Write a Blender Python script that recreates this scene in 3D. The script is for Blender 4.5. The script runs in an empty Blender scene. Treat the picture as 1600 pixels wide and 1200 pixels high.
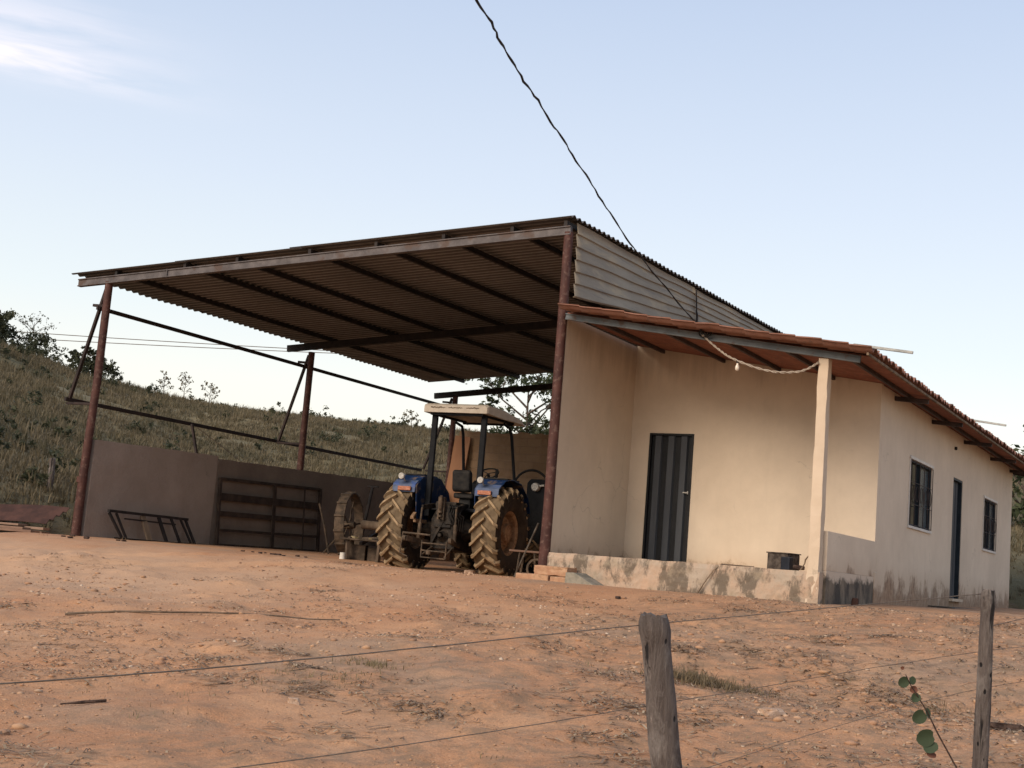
import bpy, bmesh, math, random
import numpy as np
from mathutils import Vector, Matrix, noise as mnoise
R_ = math.radians
random.seed(7); rng = np.random.default_rng(11)
SC = bpy.context.scene
COL = SC.collection

# ------------------------------------------------------------------ camera, sky, sun, exposure
CAM = Vector((9.0926, -17.6465, -0.2456))
def make_camera():
    r = Vector((0.8748844, 0.47757156, 0.08063929)); u = Vector((-0.00597546, -0.15584003, 0.98776423)); f = Vector((-0.48429493, 0.86466137, 0.1334883))
    c = bpy.data.cameras.new('camera'); o = bpy.data.objects.new('camera', c); COL.objects.link(o)
    m = Matrix(((r.x, u.x, -f.x), (r.y, u.y, -f.y), (r.z, u.z, -f.z))).to_4x4(); m.translation = CAM
    o.matrix_world = m
    c.sensor_fit = 'HORIZONTAL'; c.sensor_width = 36; c.lens = 2104.8 / 1600 * 36
    c.clip_start = 0.1; c.clip_end = 3000
    SC.camera = o
make_camera()
SUN_EL, SUN_AZ = R_(30), R_(196)        # azimuth clockwise from +Y (the light comes over the viewer's left shoulder)
W = bpy.data.worlds.new('World'); SC.world = W; W.use_nodes = True
nt = W.node_tree; nt.nodes.clear()
def N(nt, t, **k):
    n = nt.nodes.new(t)
    for a, b in k.items():
        if a == 'inp':
            for i, v in b.items(): n.inputs[i].default_value = v
        else: setattr(n, a, b)
    return n
def L(nt, a, b): nt.links.new(a, b)
out = N(nt, 'ShaderNodeOutputWorld'); bg = N(nt, 'ShaderNodeBackground'); bg.inputs[1].default_value = 0.125
sky = N(nt, 'ShaderNodeTexSky', sky_type='NISHITA', sun_disc=False, sun_elevation=SUN_EL, sun_rotation=SUN_AZ, air_density=0.8, dust_density=2.2, ozone_density=1.0)
tc = N(nt, 'ShaderNodeTexCoord'); sep = N(nt, 'ShaderNodeSeparateXYZ'); L(nt, tc.outputs['Generated'], sep.inputs[0])
# evening band: pale cream low on the sky, milky blue above
ramp = N(nt, 'ShaderNodeValToRGB'); cr = ramp.color_ramp
cr.elements[0].position = 0.0; cr.elements[0].color = (1.0, 0.91, 0.72, 1)
cr.elements[1].position = 0.5; cr.elements[1].color = (0.43, 0.51, 0.69, 1)
for p, c in ((0.1, (0.98, 0.93, 0.80, 1)), (0.17, (0.82, 0.87, 0.86, 1)), (0.27, (0.69, 0.76, 0.855, 1)), (0.4, (0.54, 0.63, 0.785, 1))):
    e = cr.elements.new(p); e.color = c
L(nt, sep.outputs[2], ramp.inputs[0])
sc_ = N(nt, 'ShaderNodeVectorMath', operation='SCALE'); sc_.inputs['Scale'].default_value = 6.6
L(nt, ramp.outputs[0], sc_.inputs[0])
mx = N(nt, 'ShaderNodeMix', data_type='RGBA'); mx.inputs[0].default_value = 0.82
L(nt, sky.outputs[0], mx.inputs[6]); L(nt, sc_.outputs[0], mx.inputs[7])
# one thin wisp of cirrus high on the left: a stretched noise in sky directions, local to one patch
def dirn(az_x, az_y, z):
    v = Vector((az_x, az_y, z)).normalized(); return v
cd = Vector((-0.735, 0.607, 0.305)).normalized()
ex = Vector((0.62, 0.775, 0.0)).normalized(); ey = cd.cross(ex).normalized()
dx = N(nt, 'ShaderNodeVectorMath', operation='DOT_PRODUCT'); dx.inputs[1].default_value = ex; L(nt, tc.outputs['Generated'], dx.inputs[0])
dy = N(nt, 'ShaderNodeVectorMath', operation='DOT_PRODUCT'); dy.inputs[1].default_value = ey; L(nt, tc.outputs['Generated'], dy.inputs[0])
cmb = N(nt, 'ShaderNodeCombineXYZ'); L(nt, dx.outputs['Value'], cmb.inputs[0]); L(nt, dy.outputs['Value'], cmb.inputs[1])
CL_X0, CL_Y0 = 0.035, -0.009
mp = N(nt, 'ShaderNodeMapping'); mp.inputs['Location'].default_value = (0.3, 2.1, 0); mp.inputs['Rotation'].default_value = (0, 0, R_(0)); mp.inputs['Scale'].default_value = (8, 60, 1); L(nt, cmb.outputs[0], mp.inputs[0])
cn = N(nt, 'ShaderNodeTexNoise', inp={'Scale': 1.0, 'Detail': 6.0, 'Roughness': 0.55, 'Distortion': 0.25}); L(nt, mp.outputs[0], cn.inputs['Vector'])
def gauss(nt, sock, c, w):
    a = N(nt, 'ShaderNodeMath', operation='SUBTRACT'); a.inputs[1].default_value = c; L(nt, sock, a.inputs[0])
    b = N(nt, 'ShaderNodeMath', operation='DIVIDE'); b.inputs[1].default_value = w; L(nt, a.outputs[0], b.inputs[0])
    d = N(nt, 'ShaderNodeMath', operation='MULTIPLY'); L(nt, b.outputs[0], d.inputs[0]); L(nt, b.outputs[0], d.inputs[1])
    e = N(nt, 'ShaderNodeMath', operation='MULTIPLY'); e.inputs[1].default_value = -1; L(nt, d.outputs[0], e.inputs[0])
    g = N(nt, 'ShaderNodeMath', operation='EXPONENT'); L(nt, e.outputs[0], g.inputs[0]); return g.outputs[0]
def mul(nt, a, b):
    m = N(nt, 'ShaderNodeMath', operation='MULTIPLY')
    for i, s in enumerate((a, b)):
        if isinstance(s, (int, float)): m.inputs[i].default_value = s
        else: L(nt, s, m.inputs[i])
    return m.outputs[0]
# tilt the streak
tl = N(nt, 'ShaderNodeMath', operation='MULTIPLY_ADD'); L(nt, dx.outputs['Value'], tl.inputs[0]); tl.inputs[1].default_value = -0.02; L(nt, dy.outputs['Value'], tl.inputs[2])
ga = N(nt, 'ShaderNodeMath', operation='MULTIPLY_ADD'); L(nt, gauss(nt, tl.outputs[0], CL_Y0 - .022, 0.022), ga.inputs[0]); ga.inputs[1].default_value = 0.6; L(nt, gauss(nt, tl.outputs[0], CL_Y0, 0.010), ga.inputs[2])
mask = mul(nt, gauss(nt, dx.outputs['Value'], CL_X0 - .04, 0.085), ga.outputs[0])
cs = N(nt, 'ShaderNodeMapRange'); cs.inputs[1].default_value = 0.33; cs.inputs[2].default_value = 0.56; L(nt, cn.outputs['Fac'], cs.inputs[0])
cmask = mul(nt, mul(nt, mask, cs.outputs[0]), 0.7)
mc = N(nt, 'ShaderNodeMix', data_type='RGBA'); L(nt, cmask, mc.inputs[0]); L(nt, mx.outputs[2], mc.inputs[6]); mc.inputs[7].default_value = (6.6, 6.1, 6.3, 1)
L(nt, mc.outputs[2], bg.inputs[0]); L(nt, bg.outputs[0], out.inputs[0])
sl = bpy.data.lights.new('sun', 'SUN'); sl.energy = 2.3; sl.angle = R_(34); sl.color = (1.0, 0.83, 0.65)
so = bpy.data.objects.new('sun', sl); COL.objects.link(so)
sd = Vector((math.sin(SUN_AZ) * math.cos(SUN_EL), math.cos(SUN_AZ) * math.cos(SUN_EL), math.sin(SUN_EL)))
so.rotation_euler = sd.to_track_quat('Z', 'Y').to_euler(); so.location = (0, -30, 30)
SC.view_settings.view_transform = 'Standard'; SC.view_settings.look = 'None'; SC.view_settings.exposure = 0.54; SC.view_settings.gamma = 1

# ------------------------------------------------------------------ materials
def newmat(name):
    m = bpy.data.materials.new(name); m.use_nodes = True; m.node_tree.nodes.clear()
    t = m.node_tree; o = N(t, 'ShaderNodeOutputMaterial'); b = N(t, 'ShaderNodeBsdfPrincipled'); L(t, b.outputs[0], o.inputs[0])
    return m, t, b
def C4(c): return (c[0], c[1], c[2], 1)
def noise(t, vec, scale, detail=5, rough=.6, dist=0.0, stretch=None):
    if stretch:
        mp = N(t, 'ShaderNodeMapping'); mp.inputs['Scale'].default_value = stretch; L(t, vec, mp.inputs[0]); vec = mp.outputs[0]
    n = N(t, 'ShaderNodeTexNoise', inp={'Scale': scale, 'Detail': detail, 'Roughness': rough, 'Distortion': dist}); L(t, vec, n.inputs['Vector']); return n.outputs['Fac']
def mrange(t, s, a, b, c=0., d=1.):
    m = N(t, 'ShaderNodeMapRange'); L(t, s, m.inputs[0])
    for i, v in enumerate((a, b, c, d)): m.inputs[i + 1].default_value = v
    return m.outputs[0]
def mixc(t, f, a, b):
    m = N(t, 'ShaderNodeMix', data_type='RGBA')
    if isinstance(f, (int, float)): m.inputs[0].default_value = f
    else: L(t, f, m.inputs[0])
    for i, s in ((6, a), (7, b)):
        if isinstance(s, tuple): m.inputs[i].default_value = C4(s)
        else: L(t, s, m.inputs[i])
    return m.outputs[2]
def bump(t, b, h, strength, dist=.01):
    n = N(t, 'ShaderNodeBump'); n.inputs['Strength'].default_value = strength; n.inputs['Distance'].default_value = dist
    L(t, h, n.inputs['Height']); L(t, n.outputs[0], b.inputs['Normal'])
def coord(t, kind='Object'):
    if kind == 'World': return N(t, 'ShaderNodeNewGeometry').outputs['Position']
    return N(t, 'ShaderNodeTexCoord').outputs[kind]
def simple(name, c1, c2, scale=6, rough=.8, metal=0., bs=.4, bd=.01, lo=.4, hi=.62, stretch=None, c3=None, s3=40):
    m, t, b = newmat(name); v = coord(t)
    f = mrange(t, noise(t, v, scale, stretch=stretch), lo, hi); col = mixc(t, f, c1, c2)
    if c3:
        col = mixc(t, mrange(t, noise(t, v, s3, 3), .55, .65), col, c3)
    L(t, col, b.inputs['Base Color']); b.inputs['Roughness'].default_value = rough; b.inputs['Metallic'].default_value = metal; b.inputs['Specular IOR Level'].default_value = .5 if rough < .45 else .22
    bump(t, b, noise(t, v, scale * 8, 4, .65, stretch=stretch), bs, bd); return m

M = {}
M['post'] = simple('oxide_red_steel', (.052, .022, .018), (.085, .036, .028), 5, .62, 0, .3, .004, c3=(.12, .07, .055), s3=14)
M['beamgrey'] = simple('primer_grey_steel', (.078, .068, .068), (.125, .11, .108), 5, .6, 0, .25, .004, c3=(.085, .058, .048), s3=3.0)
M['darksteel'] = simple('dark_steel', (.014, .012, .012), (.028, .021, .019), 6, .65, 0, .3, .004)
M['rail'] = simple('rusty_rail_steel', (.018, .012, .011), (.035, .022, .018), 5, .65, 0, .3, .004)
M['bluegrey'] = simple('painted_channel', (.095, .11, .12), (.14, .155, .165), 4, .5, 0, .25, .004, c3=(.10, .07, .055), s3=5)
M['black'] = simple('black_rubber', (.012, .012, .013), (.03, .027, .024), 8, .75)
M['white'] = simple('white_paint', (.55, .52, .47), (.66, .62, .56), 7, .6)
M['wirem'] = simple('galvanised_wire', (.14, .11, .085), (.22, .18, .14), 30, .55, .4)
M['cable'] = simple('black_cable', (.015, .014, .014), (.03, .026, .024), 40, .7)
M['rope'] = simple('pale_flex', (.30, .25, .20), (.42, .36, .3), 60, .8)
M['bluetr'] = simple('tractor_blue', (.006, .020, .062), (.010, .031, .095), 5, .45, 0, .2, .003, c3=(.13, .10, .08), s3=5)
M['darkblue'] = simple('frame_blue_black', (.005, .006, .008), (.010, .011, .014), 7, .7, 0, .2, .003)
M['grease'] = simple('oily_cast_iron', (.014, .012, .011), (.045, .034, .025), 9, .6, .1, .6, .01)
M['dustiron'] = simple('dusty_iron', (.05, .038, .028), (.12, .085, .058), 10, .8, 0, .6, .01)
M['rimm'] = simple('mud_caked_rim', (.20, .12, .07), (.30, .19, .115), 9, .85, 0, .5, .01, c3=(.36, .24, .15), s3=20)
M['tyre'] = simple('dusty_tyre', (.028, .022, .018), (.055, .042, .032), 6, .85, 0, .5, .01)
M['lug'] = simple('mud_covered_tread', (.25, .175, .10), (.36, .26, .16), 7, .95, 0, .8, .012, c3=(.14, .10, .065), s3=9)
M['canopy'] = simple('canopy_cream', (.50, .44, .36), (.60, .53, .44), 6, .6, 0, .15, .003)
M['bluefade'] = simple('sun_faded_blue', (.055, .078, .14), (.09, .12, .20), 6, .6, 0, .2, .003, c3=(.05, .09, .24), s3=5)
M['tread'] = simple('tread_base_rubber', (.105, .075, .046), (.17, .125, .078), 8, .95)
M['gaterust'] = simple('rusty_gate_steel', (.030, .021, .017), (.062, .043, .032), 6, .8, 0, .3, .004)
M['amber'] = simple('amber_lens', (.28, .085, .035), (.38, .13, .06), 20, .25)
M['redlens'] = simple('red_lens', (.35, .02, .02), (.4, .03, .03), 20, .25)
M['lamp'] = simple('lamp_lens', (.30, .29, .26), (.42, .40, .37), 20, .2)
M['board'] = simple('orange_board', (.28, .135, .07), (.35, .18, .095), 3, .7, 0, .2, .003, stretch=(1, 1, .15))
M['wood'] = simple('old_wood', (.11, .08, .055), (.22, .16, .11), 6, .9, 0, .7, .008, stretch=(1, 1, .1))
M['wooddark'] = simple('dirty_bench_wood', (.05, .038, .028), (.11, .08, .058), 6, .9, 0, .7, .008)
M['planks'] = simple('weathered_planks', (.15, .09, .065), (.27, .18, .13), 3, .85, 0, .5, .006, stretch=(.2, 1, 1))
M['rust'] = simple('rust_sheet', (.040, .020, .016), (.072, .034, .026), 3, .85, 0, .4, .006)
M['brick'] = simple('fired_block', (.36, .20, .12), (.45, .28, .17), 7, .95, 0, .7, .01, c3=(.33, .2, .12), s3=9)
M['cement'] = simple('cement_rubble', (.16, .15, .12), (.27, .24, .19), 6, .95, 0, .8, .01)
M['bluecan'] = simple('blue_can', (.010, .013, .020), (.014, .018, .028), 7, .5, 0, .2, .003)
M['stovem'] = simple('sooty_sheet', (.045, .035, .03), (.11, .09, .075), 12, .75, .2, .5, .006)
M['stone'] = simple('pale_stone', (.36, .23, .15), (.50, .36, .26), 9, .95, 0, .8, .01)
M['bark'] = simple('dark_bark', (.035, .022, .018), (.10, .065, .05), 20, .95, 0, 1., .01)
M['trunk'] = simple('tree_bark', (.06, .045, .035), (.13, .10, .08), 6, .95, 0, .8, .01)
M['straw'] = simple('dry_straw', (.17, .13, .07), (.30, .24, .14), 5, .95)
M['redclay'] = simple('old_clay_tile_underside', (.20, .075, .05), (.27, .11, .07), 5, .9, 0, .4, .006, c3=(.15, .08, .06), s3=12)
M['steelsheet'] = simple('raw_pipe', (.20, .21, .21), (.3, .3, .29), 6, .5, .5)
M['rafter'] = simple('rafter_dark', (.04, .03, .028), (.07, .05, .045), 6, .7)
M['plow'] = simple('plough_iron', (.06, .05, .042), (.13, .11, .09), 8, .6, .5)
M['bulb'] = simple('bulb_glass', (.6, .52, .42), (.68, .6, .5), 5, .15)

def leafmat(name, c1, c2, tr=.35, patch=None):
    m, t, b = newmat(name)
    g_ = N(t, 'ShaderNodeNewGeometry'); oi = g_.outputs['Random Per Island']; col = mixc(t, oi, c1, c2)
    if patch:
        v = g_.outputs['Position']; col = mixc(t, mrange(t, noise(t, v, .09, 6, .65, .5), .42, .58), col, patch[0]); col = mixc(t, mul(t, mrange(t, noise(t, v, .33, 5, .65, .3), .50, .62), .8), col, patch[1])
    L(t, col, b.inputs['Base Color']); b.inputs['Roughness'].default_value = .75
    tl = N(t, 'ShaderNodeBsdfTranslucent'); L(t, col, tl.inputs[0]); mxs = N(t, 'ShaderNodeMixShader'); mxs.inputs[0].default_value = tr
    L(t, b.outputs[0], mxs.inputs[1]); L(t, tl.outputs[0], mxs.inputs[2])
    o = [n for n in t.nodes if n.type == 'OUTPUT_MATERIAL'][0]; L(t, mxs.outputs[0], o.inputs[0]); return m
M['leaf'] = leafmat('tree_leaves', (.03, .042, .018), (.07, .085, .035))
M['leafdark'] = leafmat('scrub_leaves', (.028, .034, .016), (.075, .078, .036))
M['grass'] = leafmat('hill_grass_blades', (.105, .085, .042), (.24, .19, .11), .3, ((.16, .125, .07), (.085, .075, .038)))
M['hay'] = leafmat('dry_grass_blades', (.15, .115, .055), (.30, .235, .13))
M['haygreen'] = leafmat('wilting_grass_blades', (.12, .088, .045), (.25, .185, .105))
M['sapleaf'] = leafmat('sapling_leaves', (.028, .048, .022), (.05, .07, .032), .2)
M['sapred'] = leafmat('sapling_young_leaves', (.12, .045, .025), (.16, .06, .03), .2)

def asbestos():
    m, t, b = newmat('weathered_fibre_cement'); v = coord(t, 'World')
    f = mrange(t, noise(t, v, 1.3, 5, .6, stretch=(.5, .35, 1)), .38, .62)
    col = mixc(t, f, (.20, .192, .187), (.26, .25, .243)); g = mrange(t, noise(t, v, 9, 4), .5, .75); col = mixc(t, mul(t, g, .5), col, (.10, .075, .06))
    sp = N(t, 'ShaderNodeSeparateXYZ'); L(t, v, sp.inputs[0]); ph = mul(t, sp.outputs[1], 2 * math.pi / .177)    # corrugation shading painted into the colour: dark above the wave bottoms
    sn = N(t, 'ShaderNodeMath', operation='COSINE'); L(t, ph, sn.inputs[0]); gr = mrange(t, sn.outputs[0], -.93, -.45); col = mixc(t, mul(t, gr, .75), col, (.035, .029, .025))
    L(t, col, b.inputs['Base Color']); b.inputs['Roughness'].default_value = .85; bump(t, b, noise(t, v, 30, 4), .3, .004); return m
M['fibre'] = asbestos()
def cladm():
    m, t, b = newmat('weathered_cladding_sheet'); v = coord(t, 'World')
    f = mrange(t, noise(t, v, .9, 6, .65, stretch=(1, .35, 1.6)), .36, .64)
    col = mixc(t, f, (.20, .17, .13), (.30, .262, .20)); g = mrange(t, noise(t, v, 2.2, 5, .6, stretch=(1, .5, 2)), .56, .66); col = mixc(t, g, col, (.34, .28, .19))
    h = mrange(t, noise(t, v, 5, 5, .7, stretch=(1, .15, 3)), .54, .7); col = mixc(t, h, col, (.15, .135, .12))
    L(t, col, b.inputs['Base Color']); b.inputs['Roughness'].default_value = .7; bump(t, b, noise(t, v, 40, 4), .3, .004); return m
M['clad'] = cladm()
def tilem():
    m, t, b = newmat('clay_roof_tiles'); v = coord(t, 'World')
    f = mrange(t, noise(t, v, 3, 5), .35, .65); col = mixc(t, f, (.19, .085, .056), (.265, .13, .088))
    g = mrange(t, noise(t, v, 7, 5, .7), .55, .7); col = mixc(t, g, col, (.13, .08, .06))
    L(t, col, b.inputs['Base Color']); b.inputs['Roughness'].default_value = .9; bump(t, b, noise(t, v, 30, 4), .5, .005); return m
M['tile'] = tilem()

def wallmat(name, c1, c2, stain_z=None, dirt=(.06, .052, .04)):
    m, t, b = newmat(name); v = coord(t, 'World'); sp = N(t, 'ShaderNodeSeparateXYZ'); L(t, v, sp.inputs[0]); z = sp.outputs[2]
    f = mrange(t, noise(t, v, .9, 6, .6), .35, .65); col = mixc(t, f, c1, c2)
    pt = mrange(t, noise(t, v, .45, 4, .55, .6), .35, .65, -.5, .5); pt2 = mrange(t, noise(t, v, 4.5, 5, .7, .3), .3, .7, -.5, .5)
    bc = N(t, 'ShaderNodeMath', operation='MULTIPLY_ADD'); L(t, pt, bc.inputs[0]); bc.inputs[1].default_value = .08; bc.inputs[2].default_value = 1.0
    bd_ = N(t, 'ShaderNodeMath', operation='MULTIPLY_ADD'); L(t, pt2, bd_.inputs[0]); bd_.inputs[1].default_value = .06; L(t, bc.outputs[0], bd_.inputs[2])
    vs = N(t, 'ShaderNodeVectorMath', operation='SCALE'); L(t, col, vs.inputs[0]); L(t, bd_.outputs[0], vs.inputs['Scale']); col = vs.outputs[0]
    # hairline cracks where the render has moved
    vc = N(t, 'ShaderNodeTexVoronoi', feature='DISTANCE_TO_EDGE', inp={'Scale': .9}); nd = N(t, 'ShaderNodeTexNoise', inp={'Scale': 2.5, 'Detail': 5.0}); L(t, v, nd.inputs['Vector']); va = N(t, 'ShaderNodeMix', data_type='RGBA', blend_type='LINEAR_LIGHT'); va.inputs[0].default_value = .25; L(t, v, va.inputs[6]); L(t, nd.outputs['Color'], va.inputs[7]); L(t, va.outputs[2], vc.inputs['Vector'])
    ck = mul(t, mrange(t, vc.outputs['Distance'], .006, .001), mrange(t, noise(t, v, .7, 3), .52, .58)); col = mixc(t, mul(t, ck, .45), col, tuple(x * .45 for x in c1))
    # faint vertical run marks
    r = mrange(t, noise(t, v, 3.0, 4, .6, stretch=(1.2, 1.2, .18)), .52, .75, 0, .15); col = mixc(t, r, col, tuple(x * .72 for x in c1))
    if stain_z is not None:
        nz = noise(t, v, 1.6, 7, .74, .2, stretch=(1.1, 1.1, .8)); hh = N(t, 'ShaderNodeMath', operation='MULTIPLY_ADD'); L(t, nz, hh.inputs[0]); hh.inputs[1].default_value = -1.5; L(t, z, hh.inputs[2])
        s = mrange(t, hh.outputs[0], stain_z - .75 + .09, stain_z - .75 - .10); s2 = mrange(t, noise(t, v, 9, 5, .7), .3, .6, .35, 1)
        col = mixc(t, mul(t, s, s2), col, dirt)
        # red soil splashed onto the foot
        e = mrange(t, hh.outputs[0], stain_z - .55, stain_z - 1.0, 0, .45); col = mixc(t, e, col, (.42, .24, .13))
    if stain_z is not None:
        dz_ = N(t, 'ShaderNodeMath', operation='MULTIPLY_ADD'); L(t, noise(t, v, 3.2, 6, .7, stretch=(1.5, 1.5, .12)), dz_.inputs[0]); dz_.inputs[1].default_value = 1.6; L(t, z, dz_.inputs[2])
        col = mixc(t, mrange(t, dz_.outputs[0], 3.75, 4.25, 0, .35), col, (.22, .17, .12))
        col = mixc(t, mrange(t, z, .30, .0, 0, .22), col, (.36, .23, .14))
    L(t, col, b.inputs['Base Color']); b.inputs['Roughness'].default_value = .92
    bump(t, b, noise(t, v, 12, 6, .7), .9 if 'rough' in name or 'mauve' in name else .3, .02 if 'rough' in name or 'mauve' in name else .008); return m
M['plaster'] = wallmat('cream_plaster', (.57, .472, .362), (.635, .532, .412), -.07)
M['column'] = wallmat('concrete_column', (.47, .37, .265), (.57, .46, .345), None)
def slabm():
    m, t, b = newmat('stained_porch_slab'); v = coord(t, 'World'); sp = N(t, 'ShaderNodeSeparateXYZ'); L(t, v, sp.inputs[0])
    f = mrange(t, noise(t, v, 2.3, 6, .65), .4, .6); col = mixc(t, f, (.43, .30, .21), (.37, .30, .23))
    s = mrange(t, noise(t, v, 1.75, 9, .74, .25, stretch=(1.5, 1, .7)), .495, .565); col = mixc(t, mul(t, s, .85), col, (.105, .084, .062))
    g = mrange(t, noise(t, v, 5, 5, .7), .52, .66, 0, .7); col = mixc(t, g, col, (.30, .24, .17))
    L(t, col, b.inputs['Base Color']); b.inputs['Roughness'].default_value = .95; bump(t, b, noise(t, v, 8, 8, .75), .8, .02); return m
M['slab'] = slabm()
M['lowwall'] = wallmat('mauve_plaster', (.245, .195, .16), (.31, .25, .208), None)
M['lowwall2'] = wallmat('darker_rough_plaster', (.14, .108, .085), (.205, .16, .126), None)  # darker plaster of the long rear stretch
def darkbase():
    m, t, b = newmat('blackened_plinth'); v = coord(t, 'World')
    f = mrange(t, noise(t, v, 2.6, 7, .72, .3, stretch=(1, 1.2, .5)), .42, .6); col = mixc(t, f, (.05, .042, .034), (.19, .15, .108))
    sp = N(t, 'ShaderNodeSeparateXYZ'); L(t, v, sp.inputs[0]); hh = N(t, 'ShaderNodeMath', operation='MULTIPLY_ADD'); L(t, noise(t, v, 3.5, 8, .75), hh.inputs[0]); hh.inputs[1].default_value = .5; L(t, sp.outputs[2], hh.inputs[2])
    col = mixc(t, mrange(t, hh.outputs[0], .16, .24), col, (.55, .45, .35))
    L(t, col, b.inputs['Base Color']); b.inputs['Roughness'].default_value = .95; bump(t, b, noise(t, v, 10, 8, .75), .7, .015); return m
M['plinth'] = darkbase()
def adobe():
    m, t, b = newmat('rough_block_wall'); v = coord(t, 'World')
    mp = N(t, 'ShaderNodeMapping'); mp.inputs['Rotation'].default_value = (R_(90), 0, 0); L(t, v, mp.inputs[0])
    br = N(t, 'ShaderNodeTexBrick'); L(t, mp.outputs[0], br.inputs['Vector'])
    for k, q in (('Scale', 1.0), ('Mortar Size', .012), ('Mortar Smooth', .6), ('Brick Width', .40), ('Row Height', .20), ('Bias', 0.)): br.inputs[k].default_value = q
    br.inputs['Color1'].default_value = (.24, .15, .085, 1); br.inputs['Color2'].default_value = (.30, .195, .115, 1); br.inputs['Mortar'].default_value = (.26, .175, .11, 1)
    g = mrange(t, noise(t, v, 3, 6, .7), .45, .65, 0, .6); col = mixc(t, g, br.outputs[0], (.33, .22, .14))
    L(t, col, b.inputs['Base Color']); b.inputs['Roughness'].default_value = .95
    ad = N(t, 'ShaderNodeMath', operation='MULTIPLY_ADD'); L(t, br.outputs['Fac'], ad.inputs[0]); ad.inputs[1].default_value = -.6; L(t, noise(t, v, 14, 6, .7), ad.inputs[2])
    bump(t, b, ad.outputs[0], .8, .02); return m
M['adobe'] = adobe()
def groundm():
    m, t, b = newmat('red_dirt'); v = coord(t, 'World')
    sp = N(t, 'ShaderNodeSeparateXYZ'); L(t, v, sp.inputs[0])
    a = mrange(t, noise(t, v, .55, 6, .6, .3), .38, .62); col = mixc(t, a, (.375, .182, .086), (.45, .245, .126))
    c = mrange(t, noise(t, v, .33, 5, .6, .5, stretch=(1, 1.5, 1)), .50, .62); col = mixc(t, mul(t, c, .75), col, (.31, .20, .125))
    d = mrange(t, noise(t, v, 2.6, 6, .7), .54, .70); col = mixc(t, mul(t, d, .5), col, (.20, .115, .065))
    e = mrange(t, noise(t, v, 13, 5, .75), .54, .72); col = mixc(t, mul(t, e, .4), col, (.46, .31, .20))
    g = mrange(t, noise(t, v, 30, 5, .75), .56, .68); col = mixc(t, mul(t, g, .45), col, (.19, .11, .065))
    q_ = mrange(t, noise(t, v, 75, 3, .8), .35, .65, -.5, .5); q2 = N(t, 'ShaderNodeMath', operation='MULTIPLY_ADD'); L(t, q_, q2.inputs[0]); q2.inputs[1].default_value = .38; q2.inputs[2].default_value = 1.0; qs_ = N(t, 'ShaderNodeVectorMath', operation='SCALE'); L(t, col, qs_.inputs[0]); L(t, q2.outputs[0], qs_.inputs['Scale']); col = qs_.outputs[0]
    pw = N(t, 'ShaderNodeVectorMath', operation='SUBTRACT'); L(t, v, pw.inputs[0]); pw.inputs[1].default_value = (-5.5, -4.5, -.7)   # swept pale sand across the yard
    ps = N(t, 'ShaderNodeVectorMath', operation='MULTIPLY'); L(t, pw.outputs[0], ps.inputs[0]); ps.inputs[1].default_value = (.16, .30, 0)
    pl = N(t, 'ShaderNodeVectorMath', operation='LENGTH'); L(t, ps.outputs[0], pl.inputs[0])
    pm = N(t, 'ShaderNodeMath', operation='MULTIPLY_ADD'); L(t, noise(t, v, .7, 5, .6), pm.inputs[0]); pm.inputs[1].default_value = 1.6; L(t, pl.outputs['Value'], pm.inputs[2])
    col = mixc(t, mrange(t, pm.outputs[0], 1.9, 1.3, 0, .8), col, (.46, .285, .17))
    rz_ = N(t, 'ShaderNodeMath', operation='MULTIPLY_ADD'); L(t, noise(t, v, .45, 5, .6), rz_.inputs[0]); rz_.inputs[1].default_value = 9.; L(t, sp.outputs[0], rz_.inputs[2])
    lit = mul(t, mrange(t, rz_.outputs[0], 6.2, 8.2), mrange(t, noise(t, v, 4.5, 6, .75), .44, .60)); col = mixc(t, mul(t, lit, .65), col, (.165, .115, .07))
    vo = N(t, 'ShaderNodeTexVoronoi', feature='F1', inp={'Scale': 26.0}); L(t, v, vo.inputs['Vector'])
    L(t, col, b.inputs['Base Color']); b.inputs['Roughness'].default_value = .97
    bump(t, b, noise(t, v, 34, 5, .7), .6, .02); return m
M['ground'] = groundm()
def hillm():
    m, t, b = newmat('dry_hillside'); v = coord(t, 'World')
    a = mrange(t, noise(t, v, .12, 6, .65, .4), .4, .6); col = mixc(t, a, (.13, .11, .052), (.21, .17, .09))
    c = mrange(t, noise(t, v, .5, 6, .7), .55, .68); col = mixc(t, mul(t, c, .6), col, (.05, .052, .024))
    d = mrange(t, noise(t, v, .3, 6, .6, .2, stretch=(1, 1, 3)), .60, .68); col = mixc(t, mul(t, d, .8), col, (.20, .135, .085))
    L(t, col, b.inputs['Base Color']); b.inputs['Roughness'].default_value = .97; bump(t, b, noise(t, v, 3, 8, .75), 1., .2); return m
M['hill'] = hillm()
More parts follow.
